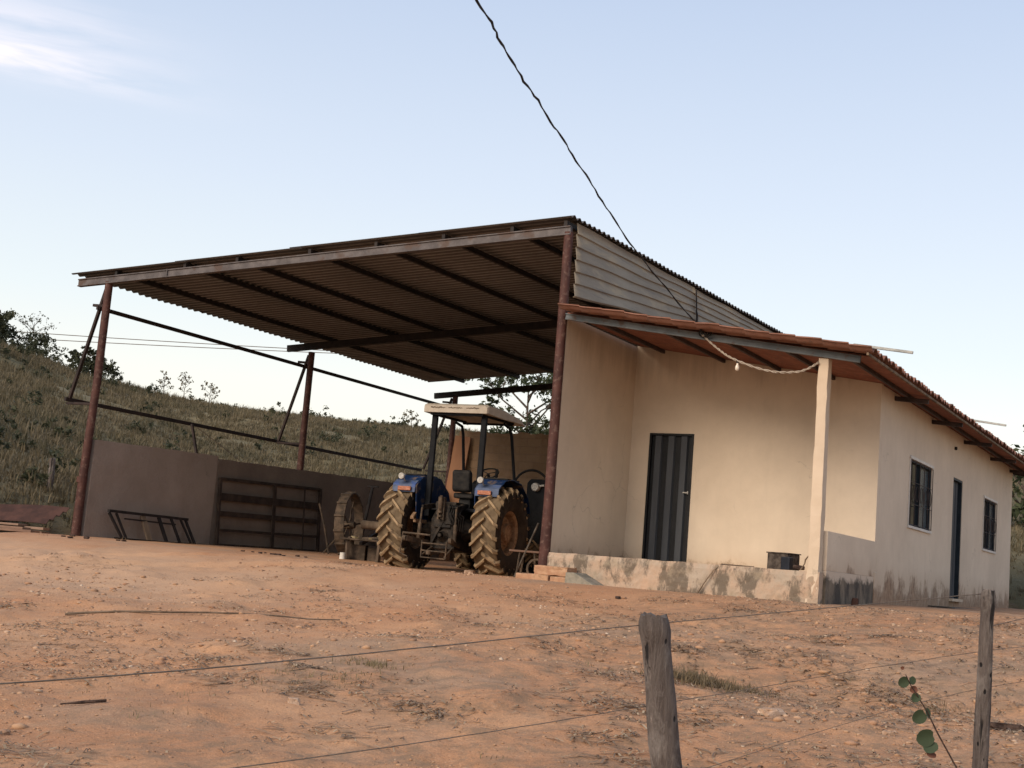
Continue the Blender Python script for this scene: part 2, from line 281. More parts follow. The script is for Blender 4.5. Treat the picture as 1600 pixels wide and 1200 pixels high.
def postwood():
    m, t, b = newmat('weathered_fence_post'); v = coord(t)
    f = mrange(t, noise(t, v, 16, 8, .75, .2, stretch=(1, 1, .10)), .38, .62); col = mixc(t, f, (.075, .055, .046), (.20, .165, .145))
    pch = mrange(t, noise(t, v, 5, 6, .7, .5, stretch=(1, 1, .5)), .50, .62); col = mixc(t, mul(t, pch, .8), col, (.30, .265, .24))
    g = mrange(t, noise(t, v, 13, 4, .6, .3, stretch=(1, 1, .045)), .605, .635); col = mixc(t, g, col, (.012, .009, .008))
    vo = N(t, 'ShaderNodeTexVoronoi', feature='F1', inp={'Scale': 22.0, 'Randomness': 1.0}); mp = N(t, 'ShaderNodeMapping'); mp.inputs['Scale'].default_value = (1, 1, .55); L(t, v, mp.inputs[0]); L(t, mp.outputs[0], vo.inputs['Vector'])
    k = mrange(t, vo.outputs['Distance'], .19, .14); kk = mul(t, k, mrange(t, noise(t, v, 4, 2), .48, .52)); col = mixc(t, kk, col, (.008, .006, .006))
    L(t, col, b.inputs['Base Color']); b.inputs['Roughness'].default_value = .92
    ad = N(t, 'ShaderNodeMath', operation='MULTIPLY_ADD'); L(t, g, ad.inputs[0]); ad.inputs[1].default_value = -1.4; L(t, f, ad.inputs[2])
    a2 = N(t, 'ShaderNodeMath', operation='MULTIPLY_ADD'); L(t, kk, a2.inputs[0]); a2.inputs[1].default_value = -1.5; L(t, ad.outputs[0], a2.inputs[2])
    bump(t, b, a2.outputs[0], 1.0, .018); return m
M['fpost'] = postwood()
def glassm():
    m, t, b = newmat('window_glass'); b.inputs['Base Color'].default_value = (.02, .026, .03, 1); b.inputs['Roughness'].default_value = .08; b.inputs['Specular IOR Level'].default_value = .6; return m
M['glass'] = glassm()
M['glass2'] = simple('painted_reflection_glass', (.075, .095, .105), (.14, .16, .165), 2.5, .18, 0, 0, .001, stretch=(1, 1, .25))  # pale bluish reflection painted into the pane's base colour
M['doorm'] = simple('charcoal_door_steel', (.045, .05, .058), (.062, .068, .077), 4, .5, .1, .15, .003, stretch=(1, 1, .2))
M['doorframe'] = simple('door_frame_black', (.006, .007, .009), (.011, .012, .014), 4, .5)
M['winframe'] = simple('window_frame_steel', (.012, .02, .028), (.02, .03, .04), 6, .5)
M['darkroom'] = simple('dark_interior', (.02, .018, .016), (.03, .027, .024), 3, .9)

# ------------------------------------------------------------------ mesh helpers
def auto_smooth(o, ang=35):
    me = o.data
    for p in me.polygons: p.use_smooth = True
    me.set_sharp_from_angle(angle=R_(ang))
class MB:
    """collects shapes and links them as one mesh object"""
    def __init__(s): s.v = []; s.f = []; s.mi = []; s.cm = 0
    def add(s, vs, fs, mi=None):
        k = len(s.v); s.v += [tuple(p) for p in vs]; s.f += [tuple(i + k for i in f) for f in fs]; s.mi += [s.cm if mi is None else mi] * len(fs); return s
    def box(s, a, b, mi=None):
        (x0, y0, z0), (x1, y1, z1) = a, b
        v = [(x0, y0, z0), (x1, y0, z0), (x1, y1, z0), (x0, y1, z0), (x0, y0, z1), (x1, y0, z1), (x1, y1, z1), (x0, y1, z1)]
        return s.add(v, [(0, 3, 2, 1), (4, 5, 6, 7), (0, 1, 5, 4), (1, 2, 6, 5), (2, 3, 7, 6), (3, 0, 4, 7)], mi)
    def bar(s, p, q, w, h, up=(0, 0, 1), mi=None):
        """box bar from p to q, w sideways, h along up"""
        p, q = Vector(p), Vector(q); d = (q - p).normalized(); up = Vector(up); sd = d.cross(up)
        if sd.length < 1e-3: up = Vector((0, 1, 0)); sd = d.cross(up)
        sd.normalize(); up = sd.cross(d).normalized(); v = []
        for c in (p, q):
            for i, j in ((-1, -1), (1, -1), (1, 1), (-1, 1)): v.append(c + sd * w / 2 * i + up * h / 2 * j)
        return s.add(v, [(0, 1, 2, 3), (7, 6, 5, 4), (0, 4, 5, 1), (1, 5, 6, 2), (2, 6, 7, 3), (3, 7, 4, 0)], mi)
    def tube(s, pts, r, n=8, cap=True, mi=None):
        pts = [Vector(p) for p in pts]; rs = r if isinstance(r, (list, tuple)) else [r] * len(pts); k = len(s.v); nv = None; rings = []
        for i, p in enumerate(pts):
            d = (pts[min(i + 1, len(pts) - 1)] - pts[max(i - 1, 0)]).normalized()
            if nv is None: nv = d.cross(Vector((0, 0, 1))); nv = nv.normalized() if nv.length > 1e-3 else Vector((1, 0, 0))
            nv = (nv - d * nv.dot(d)).normalized(); b = d.cross(nv)
            rings.append([p + (nv * math.cos(2 * math.pi * j / n) + b * math.sin(2 * math.pi * j / n)) * rs[i] for j in range(n)])
        v = [q for rg in rings for q in rg]; f = []
        for i in range(len(pts) - 1):
            for j in range(n): f.append((i * n + j, i * n + (j + 1) % n, (i + 1) * n + (j + 1) % n, (i + 1) * n + j))
        if cap: f.append(tuple(range(n))[::-1]); f.append(tuple((len(pts) - 1) * n + j for j in range(n)))
        return s.add(v, f, mi)
    def lathe(s, prof, n=32, axis='X', c=(0, 0, 0), mi=None, closed=False):
        """prof: (radius, along)"""
        v = []; f = []; m = len(prof)
        for i in range(n):
            a = 2 * math.pi * i / n; ca, sa = math.cos(a), math.sin(a)
            for r, t in prof:
                p = {'X': (t, r * ca, r * sa), 'Y': (r * ca, t, r * sa), 'Z': (r * ca, r * sa, t)}[axis]; v.append((p[0] + c[0], p[1] + c[1], p[2] + c[2]))
        for i in range(n):
            k = (i + 1) % n
            for j in range(m if closed else m - 1):
                j2 = (j + 1) % m; f.append((i * m + j, k * m + j, k * m + j2, i * m + j2))
        return s.add(v, f, mi)
    def prism(s, poly, a, b, axis='X', mi=None):
        n = len(poly)
        mk = {'X': lambda t, p: (t, p[0], p[1]), 'Y': lambda t, p: (p[0], t, p[1]), 'Z': lambda t, p: (p[0], p[1], t)}[axis]
        v = [mk(a, p) for p in poly] + [mk(b, p) for p in poly]; f = [tuple(range(n))[::-1], tuple(range(n, 2 * n))] + [(i, (i + 1) % n, n + (i + 1) % n, n + i) for i in range(n)]
        return s.add(v, f, mi)
    def build(s, name, mat, parent=None, bevel=0, smooth=None, fixn=True):
        me = bpy.data.meshes.new(name); me.from_pydata(s.v, [], s.f)
        mats = mat if isinstance(mat, (list, tuple)) else [mat]
        for m_ in mats: me.materials.append(m_)
        if len(mats) > 1: me.polygons.foreach_set('material_index', s.mi)
        if fixn and len(s.f) < 60000:
            bm = bmesh.new(); bm.from_mesh(me); bmesh.ops.recalc_face_normals(bm, faces=bm.faces); bm.to_mesh(me); bm.free()
        me.update(); o = bpy.data.objects.new(name, me); COL.objects.link(o)
        if parent: o.parent = parent
        if smooth: auto_smooth(o, smooth)
        if bevel:
            b = o.modifiers.new('bevel', 'BEVEL'); b.width = bevel; b.segments = 2; b.limit_method = 'ANGLE'; b.angle_limit = R_(40)
        return o
def npmesh(name, V, F, mat, k=3, parent=None):
    """V (n,3), F (m,k) from numpy"""
    me = bpy.data.meshes.new(name); V = np.ascontiguousarray(V, dtype=np.float32); F = np.ascontiguousarray(F, dtype=np.int32)
    me.vertices.add(len(V)); me.vertices.foreach_set('co', V.ravel()); me.loops.add(F.size); me.loops.foreach_set('vertex_index', F.ravel())
    me.polygons.add(len(F)); me.polygons.foreach_set('loop_start', np.arange(0, F.size, k, dtype=np.int32)); me.polygons.foreach_set('loop_total', np.full(len(F), k, dtype=np.int32))
    me.materials.append(mat); me.update(calc_edges=True); me.validate(); o = bpy.data.objects.new(name, me); COL.objects.link(o)
    if parent: o.parent = parent
    return o
def tag(o, label=None, cat=None, group=None, kind=None):
    if label: o['label'] = label
    if cat: o['category'] = cat
    if group: o['group'] = group
    if kind: o['kind'] = kind
    return o
def thing(name, label, cat, loc=(0, 0, 0), rz=0, group=None):
    o = bpy.data.objects.new(name, None); o.empty_display_size = .2; COL.objects.link(o); o.location = loc; o.rotation_euler = (0, 0, rz)
    return tag(o, label, cat, group)
def place(o, loc=(0, 0, 0), rot=(0, 0, 0)): o.location = loc; o.rotation_euler = rot; return o
def dup(root, loc, rz, label=None):
    r = root.copy(); COL.objects.link(r); r.location = loc; r.rotation_euler = (0, 0, rz)
    if label: r['label'] = label
    for ch in list(root.children):
        c = ch.copy(); COL.objects.link(c); c.parent = r
        for g in ch.children: d = g.copy(); COL.objects.link(d); d.parent = c
    return r

# value noise in numpy, for terrain
_T = rng.random((256, 256))
def vn(x, y):
    xi = np.floor(x).astype(int); yi = np.floor(y).astype(int); fx = x - xi; fy = y - yi; fx = fx * fx * (3 - 2 * fx); fy = fy * fy * (3 - 2 * fy)
    a = _T[xi & 255, yi & 255]; b = _T[(xi + 1) & 255, yi & 255]; c = _T[xi & 255, (yi + 1) & 255]; d = _T[(xi + 1) & 255, (yi + 1) & 255]
    return (a * (1 - fx) + b * fx) * (1 - fy) + (c * (1 - fx) + d * fx) * fy - .5
def fbm(x, y, s, o=4, g=.5):
    r = 0; a = 1
    for i in range(o): r = r + a * vn(x / s + 17.3 * i, y / s + 9.1 * i); s *= .5; a *= g
    return r
def sstep(a, b, x): t = np.clip((x - a) / (b - a), 0, 1); return t * t * (3 - 2 * t)

# ------------------------------------------------------------------ ground and hillside
def gz(x, y):
    x = np.asarray(x, float); y = np.asarray(y, float)
    s = np.maximum(0, -y - .6); s = np.where(s > 17, 17 + (s - 17) * .1, s)
    z = -.405 - .088 * s * sstep(0, 2.5, s)
    z = z + np.clip(-x - 4, 0, 5.4) * .012 * sstep(-3, 0, y) + np.clip(y, 0, 14) * .008 - .10 * sstep(-9.7, -11.2, x) * sstep(-6, 0, y)
    z = z - .055 * np.exp(-((x + 3.6) / 2.6) ** 2 - ((y - 3.2) / 3.2) ** 2)
    out_ = np.maximum(sstep(1.0, 4.5, -y), sstep(4.6, 6.5, x) * .8); amp = .13 + .87 * out_
    z = z + amp * (.17 * fbm(x, y, 3.4, 3) + .045 * fbm(x + 40, y, .8, 3) + .020 * fbm(x, y + 30, .22, 3, .6))
    # wheel ruts swinging out of the shed and away to the left
    yc = -4.6 + 3.6 * sstep(-7.5, -2.2, x)
    for off in (-.9, .9):
        dr = y - yc - off; z = z - (.055 * np.exp(-(dr / .20) ** 2) - .028 * np.exp(-((np.abs(dr) - .38) / .13) ** 2)) * (y < -.3) * sstep(-1.5, -3.2, x) * (.7 + .3 * np.sin(x * 21))
    z = z - amp * .05 * np.exp(-((y + 6.2 + .12 * x + .5 * np.sin(x * .5)) / .55) ** 2) * (y < -3)
    z = z + amp * .030 * sstep(.02, .30, vn(x / .42, y / .42)) + amp * .022 * np.maximum(0, vn(x / .19 + 5, y / .19) - .08)
    return z
def axis(lo, hi, step, olo, ohi):
    c = np.arange(lo, hi + 1e-6, step); a = []; d = step; p = lo
    while p > olo: d *= 1.35; p -= d; a.append(p)
    b = []; d = step; p = hi
    while p < ohi: d *= 1.35; p += d; b.append(p)
    return np.array(a[::-1] + list(c) + b)
gx = axis(-15, 10, .055, -500, 500); gy = axis(-14.5, 2.0, .055, -200, 600)
X, Y = np.meshgrid(gx, gy, indexing='ij'); Z = gz(X, Y); far = sstep(60, 200, np.hypot(X, Y)); Z = Z * (1 - far) + far * -2
nx, ny = X.shape; idx = np.arange(nx * ny).reshape(nx, ny)
F = np.stack([idx[:-1, :-1], idx[1:, :-1], idx[1:, 1:], idx[:-1, 1:]], -1).reshape(-1, 4)
g = npmesh('ground', np.stack([X, Y, Z], -1).reshape(-1, 3), F, M['ground'], 4); tag(g, 'bare reddish dirt yard with pebbles sloping down to the fence', 'ground', kind='structure'); del g['category'], g['label']
for p in g.data.polygons: p.use_smooth = True

EAZ = np.array([-.95, -.873, -.798, -.745, -.652, -.577, -.483, -.15, .1]); EEL = np.array([.124, .114, .100, .092, .0985, .0955, .094, .10, .10])
def hz(x, y):
    x = np.asarray(x, float); y = np.asarray(y, float)
    dx_ = x - CAM.x; dy_ = y - CAM.y; az = np.arctan2(dx_, dy_); e = np.interp(az, EAZ, EEL)
    dd = np.hypot(np.maximum(0, -12.5 - x), np.maximum(0, y - 17)); u = dd / 42.
    pr = np.where(u < 1, u, 1 - .25 * (u - 1)); pr = pr - .12 * np.exp(-((u - 1) / .18) ** 2) + .12 * sstep(0, .15, u) * (1 - sstep(.6, 1, u)) * .3
    z = -.42 + e * 88 * pr * 1.0
    z = z + sstep(0, .12, u) * (1.0 * fbm(x, y, 16, 3) + .35 * fbm(x, y, 4, 3)) + .45 * sstep(0, .04, u)
    return z
hx = np.concatenate([np.arange(-110, -40, 1.2), np.arange(-40, -11, .5), np.arange(-11, 70, 1.2)]); hy = np.concatenate([np.arange(-45, -5, 1.2), np.arange(-5, 40, .5), np.arange(40, 110, 1.2)])
X, Y = np.meshgrid(hx, hy, indexing='ij'); Z = hz(X, Y); dd = np.hypot(np.maximum(0, -12.5 - X), np.maximum(0, Y - 17)); Z = np.where(dd < .01, -1.2, Z)
nx, ny = X.shape; idx = np.arange(nx * ny).reshape(nx, ny)
F = np.stack([idx[:-1, :-1], idx[1:, :-1], idx[1:, 1:], idx[:-1, 1:]], -1).reshape(-1, 4)
keep = (dd.ravel()[F].max(1) > 0); h = npmesh('hillside', np.stack([X, Y, Z], -1).reshape(-1, 3), F[keep], M['hill'], 4); tag(h, kind='structure')
for p in h.data.polygons: p.use_smooth = True

def blades(P, hgt, wid, nb, lean, name, mat, label, cat='grass', spread=.12):
    """grass tufts as bent blades of two faces"""
    n = len(P); Pn = np.repeat(P, nb, 0); N_ = len(Pn); a = rng.random(N_) * 2 * np.pi; ln = rng.random(N_) * lean
    hh = np.repeat(hgt, nb) * (.5 + .7 * rng.random(N_)); ww = wid * (.6 + .8 * rng.random(N_)); off = rng.normal(0, spread, (N_, 2)) * np.repeat(hgt, nb)[:, None] * 2
    base = Pn.copy(); base[:, :2] += off; base[:, 2] -= .02
    d = np.stack([np.cos(a), np.sin(a), np.zeros(N_)], 1); sd = np.stack([-np.sin(a), np.cos(a), np.zeros(N_)], 1)
    up = np.array([0, 0, 1.])
    mid = base + d * (hh * ln * .35)[:, None] + up * (hh * .5)[:, None]; tip = base + d * (hh * ln)[:, None] + up * (hh * np.sqrt(np.maximum(.05, 1 - (ln * .8) ** 2)))[:, None]
    V = np.stack([base - sd * ww[:, None] / 2, base + sd * ww[:, None] / 2, mid + sd * ww[:, None] * .4, mid - sd * ww[:, None] * .4, tip], 1).reshape(-1, 3)
    k = np.arange(N_)[:, None] * 5
    F = np.concatenate([k + np.array([[0, 1, 2]]), k + np.array([[0, 2, 3]]), k + np.array([[3, 2, 4]])], 1).reshape(-1, 3)
    o = npmesh(name, V, F, mat, 3); tag(o, label, cat, kind='stuff'); return o
def leafcloud(C, Rr, n, size, flat=.75):
    """n leaf quads gathered in ragged twig clusters round the centre"""
    m = max(4, n // 18); u = rng.normal(0, 1, (m, 3)); u /= np.linalg.norm(u, axis=1)[:, None]; cl = u * (Rr * rng.random(m) ** .45)[:, None] * np.array([1, 1, flat])
    w = rng.integers(0, m, n); p = np.array(C) + cl[w] + rng.normal(0, Rr * .13, (n, 3))
    a = rng.normal(0, 1, (n, 3)); a /= np.linalg.norm(a, axis=1)[:, None]; b = np.cross(a, rng.normal(0, 1, (n, 3))); b /= np.linalg.norm(b, axis=1)[:, None]
    s = size * (.6 + .8 * rng.random(n))[:, None]; return np.stack([p - a * s, p - b * s * .45, p + a * s, p + b * s * .45], 1)
def in_view(n, rmin, rmax, a0, a1):
    r = np.sqrt(rng.random(n) * (rmax ** 2 - rmin ** 2) + rmin ** 2); a = a0 + (a1 - a0) * rng.random(n)
    return CAM.x + r * np.sin(a), CAM.y + r * np.cos(a)
# grass over the hill (uncountable)
x, y = in_view(88000, 28, 92, -1.0, -.42); dd = np.hypot(np.maximum(0, -12.8 - x), np.maximum(0, y - 17.3)); k = (dd > .1) & (vn(x / 2.5, y / 2.5) + .5 * vn(x / .9, y / .9) > -.42); x, y = x[k], y[k]
x2, y2 = in_view(26000, 34, 90, -.42, .10); k = (y2 > 17.4) & (vn(x2 / 2.5, y2 / 2.5) > -.35); x = np.concatenate([x, x2[k]]); y = np.concatenate([y, y2[k]])
blades(np.stack([x, y, hz(x, y)], 1), .12 + .30 * rng.random(len(x)) ** 2, .026, 6, 1.0, 'hillside_grass', M['grass'], 'dry olive grass covering the slope behind the shed')
# scrub mass over the hill
x, y = in_view(330, 30, 90, -.93, -.42); dd = np.hypot(np.maximum(0, -13.5 - x), np.maximum(0, y - 18)); k = dd > .3; x, y = x[k], y[k]
qs = []
for a, b in zip(x, y):
    r = .18 + .5 * random.random() ** 3; qs.append(leafcloud((a, b, float(hz(a, b)) + r * .6), r, int(50 + 120 * r), .055 + .03 * r))
az = np.linspace(-.90, -.45, 150) + rng.normal(0, .006, 150)
for a_ in az:        # ragged line of low growth along the crest
    rr = 78 + 10 * random.random() if a_ > -.8 else 72; a, b = CAM.x + rr * math.sin(a_), CAM.y + rr * math.cos(a_)
    if math.hypot(max(0, -12.5 - a), max(0, b - 17)) < 10: continue
    r = .15 + .55 * random.random() ** 2 * (1.2 if a_ < -.66 else .5); qs.append(leafcloud((a, b, float(hz(a, b)) + r * .7), r, int(60 + 150 * r), .075))
Q = np.concatenate(qs); o = npmesh('hillside_scrub', Q.reshape(-1, 3), np.arange(len(Q) * 4).reshape(-1, 4), M['leafdark'], 4); tag(o, 'low dark scrub dotted over the grassy slope and its crest', 'scrub', kind='stuff')

# ------------------------------------------------------------------ trees
def tree(name, base, height, crown_r, label, seed, nleaf=2600, leaf=.10, spread=.6, cat='tree', mat='leaf', nl=9, flat=.8, crown_lo=.35, trunk_r=.12, lean=(0, 0), group=None):
    random.seed(seed); t = thing(name, label, cat, base, 0, group); tb = MB(); tips = []
    top = Vector((lean[0], lean[1], height * .8)); pts = [Vector((0, 0, -.3))]
    for i in range(1, 7): pts.append(Vector((top.x * i / 6 + random.uniform(-.05, .05) * height * .3, top.y * i / 6 + random.uniform(-.05, .05) * height * .3, top.z * i / 6)))
    tb.tube(pts, [trunk_r * (1 - .13 * i) for i in range(7)], 8)
    for i in range(nl):
        f = crown_lo + (.98 - crown_lo) * i / nl; j = min(5, int(f * 6)); p0 = pts[j].lerp(pts[j + 1], f * 6 - j); a = i * 2.4 + random.random(); ln = crown_r * random.uniform(.65, 1.1) * (1 - .35 * max(0, f - .6))
        mid = p0 + Vector((math.cos(a) * ln * .5, math.sin(a) * ln * .5, ln * .35)); end = p0 + Vector((math.cos(a) * ln, math.sin(a) * ln, ln * random.uniform(.4, .9)))
        tb.tube([p0, mid, end], [trunk_r * .42, trunk_r * .27, trunk_r * .1], 6); tips.append(end)
        for q in range(3):
            e2 = mid.lerp(end, random.uniform(.1, .8)); b = e2 + Vector((random.uniform(-1, 1), random.uniform(-1, 1), random.uniform(.1, .9))) * ln * .4; tb.tube([e2, b], [trunk_r * .18, trunk_r * .06], 5); tips.append(b)
    tips.append(pts[-1] + Vector((0, 0, height * .08)))
    tb.build('trunk', M['trunk'], t, smooth=60)
    per = max(10, nleaf // len(tips)); Q = np.concatenate([leafcloud(tuple(p), crown_r * spread * random.uniform(.3, .55), per, leaf, flat) for p in tips])
    npmesh('crown', Q.reshape(-1, 3), np.arange(len(Q) * 4).reshape(-1, 4), M[mat], 4, t); return t

# ================================================================== THE OPEN SHED
def zr(x, y): return 5.01 + .0485 * x + y * (.017 + .002 * x)
shed = thing('open_shed', 'tall open machinery shed on dark red steel posts with a corrugated roof', 'shed')
def roof_sheet(x0, x1, lift):
    ys = np.arange(-.12, 12.62, .177 / 8); xs = np.linspace(x0, x1, 4)
    Yg, Xg = np.meshgrid(ys, xs, indexing='ij'); wv = .024 * np.cos(2 * np.pi * Yg / .177)
    # every sheet is laid a hair differently
    sid = np.floor((Yg + .12) / .885).astype(int); jz = np.array([random.uniform(-.006, .006) for _ in range(20)])[sid]; jx = np.array([random.uniform(-.035, .035) for _ in range(20)])[sid]
    Zt = zr(Xg, Yg) + wv + lift + jz; nx_, ny_ = Xg.shape; n = nx_ * ny_; Xj = Xg + jx * (Xg < x0 + .01) 
    V = np.concatenate([np.stack([Xj, Yg, Zt], -1).reshape(-1, 3), np.stack([Xj, Yg, Zt - .009], -1).reshape(-1, 3)])
    I = np.arange(n).reshape(nx_, ny_); q = lambda A: np.stack([A[:-1, :-1], A[1:, :-1], A[1:, 1:], A[:-1, 1:]], -1).reshape(-1, 4)
    F = [q(I)[:, ::-1], q(I + n)]
    for e in (I[0], I[-1], I[:, 0], I[:, -1]): F.append(np.stack([e[:-1], e[1:], e[1:] + n, e[:-1] + n], -1))
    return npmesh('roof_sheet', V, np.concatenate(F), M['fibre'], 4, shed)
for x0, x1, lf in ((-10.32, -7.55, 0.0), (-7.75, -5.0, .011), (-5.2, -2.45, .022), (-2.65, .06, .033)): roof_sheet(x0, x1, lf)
for px in (-9.25, -7.6, -6.41, -4.85, -3.51, -2.22, -.98, -.06):
    m = MB(); m.bar((px, -.06, zr(px, 0) - .075), (px, 12.5, zr(px, 12.5) - .075), .06, .085); m.build('purlin', M['darksteel'], shed, .004)
for y, a, b, mt, nm in ((-.02, -10.19, .03, 'beamgrey', 'front_beam'), (6.17, -10.12, -.1, 'darksteel', 'beam'), (12.39, -10.05, -.1, 'darksteel', 'beam')):
    dz = .19 if y < 1 else (.235 if y < 8 else .37); h_ = .145 if y < 1 else .15; m = MB()
    za, zb = zr(a, y) - dz, zr(b, y) - dz
    if y > 1: za -= .06; zb += .02
    m.bar((a, y, za), (b, y, zb), .07, h_)
    if y < 1:      # the lips of the channel and a splice plate
        m.bar((a, y - .045, za + h_ / 2 - .012), (b, y - .045, zb + h_ / 2 - .012), .02, .02); m.bar((a, y - .045, za - h_ / 2 + .012), (b, y - .045, zb - h_ / 2 + .012), .02, .02)
        xs_ = -8.0; m.bar((xs_, y - .047, zr(xs_, y) - dz), (xs_ + .02, y - .047, zr(xs_ + .02, y) - dz), .025, h_ + .01)
    m.build(nm, M[mt], shed, .003)
posts = [((-9.52, 0), -.45, 4.33, (.07, 0)), ((-9.43, 6.17), -.45, 4.12, (0, 0)), ((-9.40, 12.39), -.45, 4.05, (0, 0)), ((-.02, 0.0), -.5, 4.80, (0, 0)), ((-.12, 6.17), -.5, 4.7, (0, 0)), ((-.12, 12.39), -.5, 4.7, (0, 0))]
for (x, y), z0, z1, (lx, ly) in posts:
    m = MB(); m.tube([(x - .0, y, z0), (x + .01, y, z0 + 1.2), (x + lx, y, (z0 + z1) / 2 + .5), (x + lx, y, z1)], [.086, .078, .074, .072], 14)
    if y < 1 and x < -5: m.tube([(x - .01, y, .62), (x - .01, y, .72)], .093, 14)
    m.build('post', M['post'], shed, smooth=50)
# slanting rail frame on the open left side
m = MB(); m.bar((-9.62, -.06, 3.84), (-9.60, 12.45, 3.76), .05, .07); m.build('rail', M['rail'], shed, .004)
m = MB(); m.bar((-10.1, -.1, 2.13), (-10.3, 12.45, 2.07), .05, .07); m.build('rail', M['rail'], shed, .004)
for y, z1 in ((0, 4.2), (6.17, 4.05), (12.39, 4.0)):
    m = MB(); m.bar((-9.5, y, z1), (-10.11 if y < 8 else -10.2, y, 2.1), .05, .06, (0, 1, 0)); m.bar((-10.11, y - .04, 2.06), (-9.45, y - .04, 2.05), .05, .045); m.bar((-9.78, y, 3.9), (-9.5, y, 3.88), .05, .05)
    m.build('brace', M['rail'], shed, .004)
m = MB(); m.bar((-9.9, 3.1, 2.08), (-9.6, 3.0, 1.47), .045, .05, (0, 1, 0)); m.build('brace', M['rail'], shed, .004)
m = MB(); m.tube([(-9.95, 3.3, 2.05), (-9.6, 4.3, 1.5)], .008, 5); m.build('tie_wire', M['wirem'], shed)
# metal cladding on the right flank: two sheets with horizontal ribs
def clad(y0, y1, ph):
    ys = np.linspace(y0, y1, 24); prof = []
    for i in range(6):
        for du, dw in ((0, 0), (.142, .026), (.150, .026), (.154, .0)): prof.append((i * .165 + du, dw))
    prof.append((.99, 0)); prof = np.array(prof); V = []
    for y in ys:
        top = zr(0, y) - .055; bot = 3.80 + .105 * y if y < 5 else 4.32 + (y - 5) * .06
        bot = min(bot, top - .15)
        dep = .02 * math.sin(y * 1.7 + ph) * .6
        for u, w in prof:
            z = top - (top - bot) * u / .99 + (.006 * math.sin(y * 3 + u * 9)); V.append((.075 + w + dep + .03 * u, y, z))
    n = len(prof); I = np.arange(len(V)).reshape(len(ys), n); V = np.array(V); V2 = V - np.array([.008, 0, 0]); nn = len(V)
    q = lambda A: np.stack([A[:-1, :-1], A[1:, :-1], A[1:, 1:], A[:-1, 1:]], -1).reshape(-1, 4); F = [q(I), q(I + nn)[:, ::-1]]
    for e in (I[0], I[-1], I[:, 0], I[:, -1]): F.append(np.stack([e[:-1], e[1:], e[1:] + nn, e[:-1] + nn], -1))
    return npmesh('side_cladding', np.concatenate([V, V2]), np.concatenate(F), M['clad'], 4, shed)
clad(.06, 4.93, 0); clad(4.90, 9.9, 2.0); clad(9.86, 12.5, 1.0)
m = MB(); m.tube([(.13, 4.93, 5.0), (.15, 4.95, 4.6), (.16, 4.97, 4.52), (.17, 4.95, 4.25)], [.012, .014, .022, .02], 6); m.build('cladding_joint', M['darksteel'], shed)

# ================================================================== LOW WALL, BACK WALL
def rough_wall(name, p, q, z0, ztop, th, mat, seed, amp=.012, step=.14):
    p, q = Vector(p), Vector(q); d = (q - p); ln = d.length; d.normalize(); s = Vector((-d.y, d.x, 0)); n = int(ln / step); V = []; k = 12
    for i in range(n + 1):
        t = i / n; a = p + d * ln * t; top = ztop(t) + random.uniform(-amp, amp)
        for j in range(k): z = z0 + (top - z0) * j / (k - 1); V.append(tuple(a + Vector((0, 0, z)) + s * (mnoise.noise(Vector((i * .3, j * .4, seed))) * .012)))
        for j in range(k): z = top + (z0 - top) * j / (k - 1); V.append(tuple(a + Vector((0, 0, z)) + s * th))
    w = 2 * k; F = []
    for i in range(n):
        for j in range(w): F.append((i * w + j, (i + 1) * w + j, (i + 1) * w + (j + 1) % w, i * w + (j + 1) % w))
    F.append(tuple(range(w))); F.append(tuple(n * w + j for j in range(w))[::-1]); b = MB(); b.add(V, F); return b.build(name, M[mat])
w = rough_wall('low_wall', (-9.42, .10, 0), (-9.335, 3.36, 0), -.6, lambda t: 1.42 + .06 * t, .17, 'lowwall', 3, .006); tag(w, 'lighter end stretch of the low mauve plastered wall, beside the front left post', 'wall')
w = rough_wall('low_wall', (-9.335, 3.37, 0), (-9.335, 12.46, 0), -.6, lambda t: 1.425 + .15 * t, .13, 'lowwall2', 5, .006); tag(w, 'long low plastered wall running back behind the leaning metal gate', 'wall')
w = rough_wall('back_wall', (-9.25, 12.5, 0), (-.02, 12.5, 0), -.6, lambda t: 3.13 + .03 * math.sin(t * 40) * .5, .16, 'adobe', 8, .03); tag(w, 'unplastered brown block wall closing the rear of the shed', 'wall')

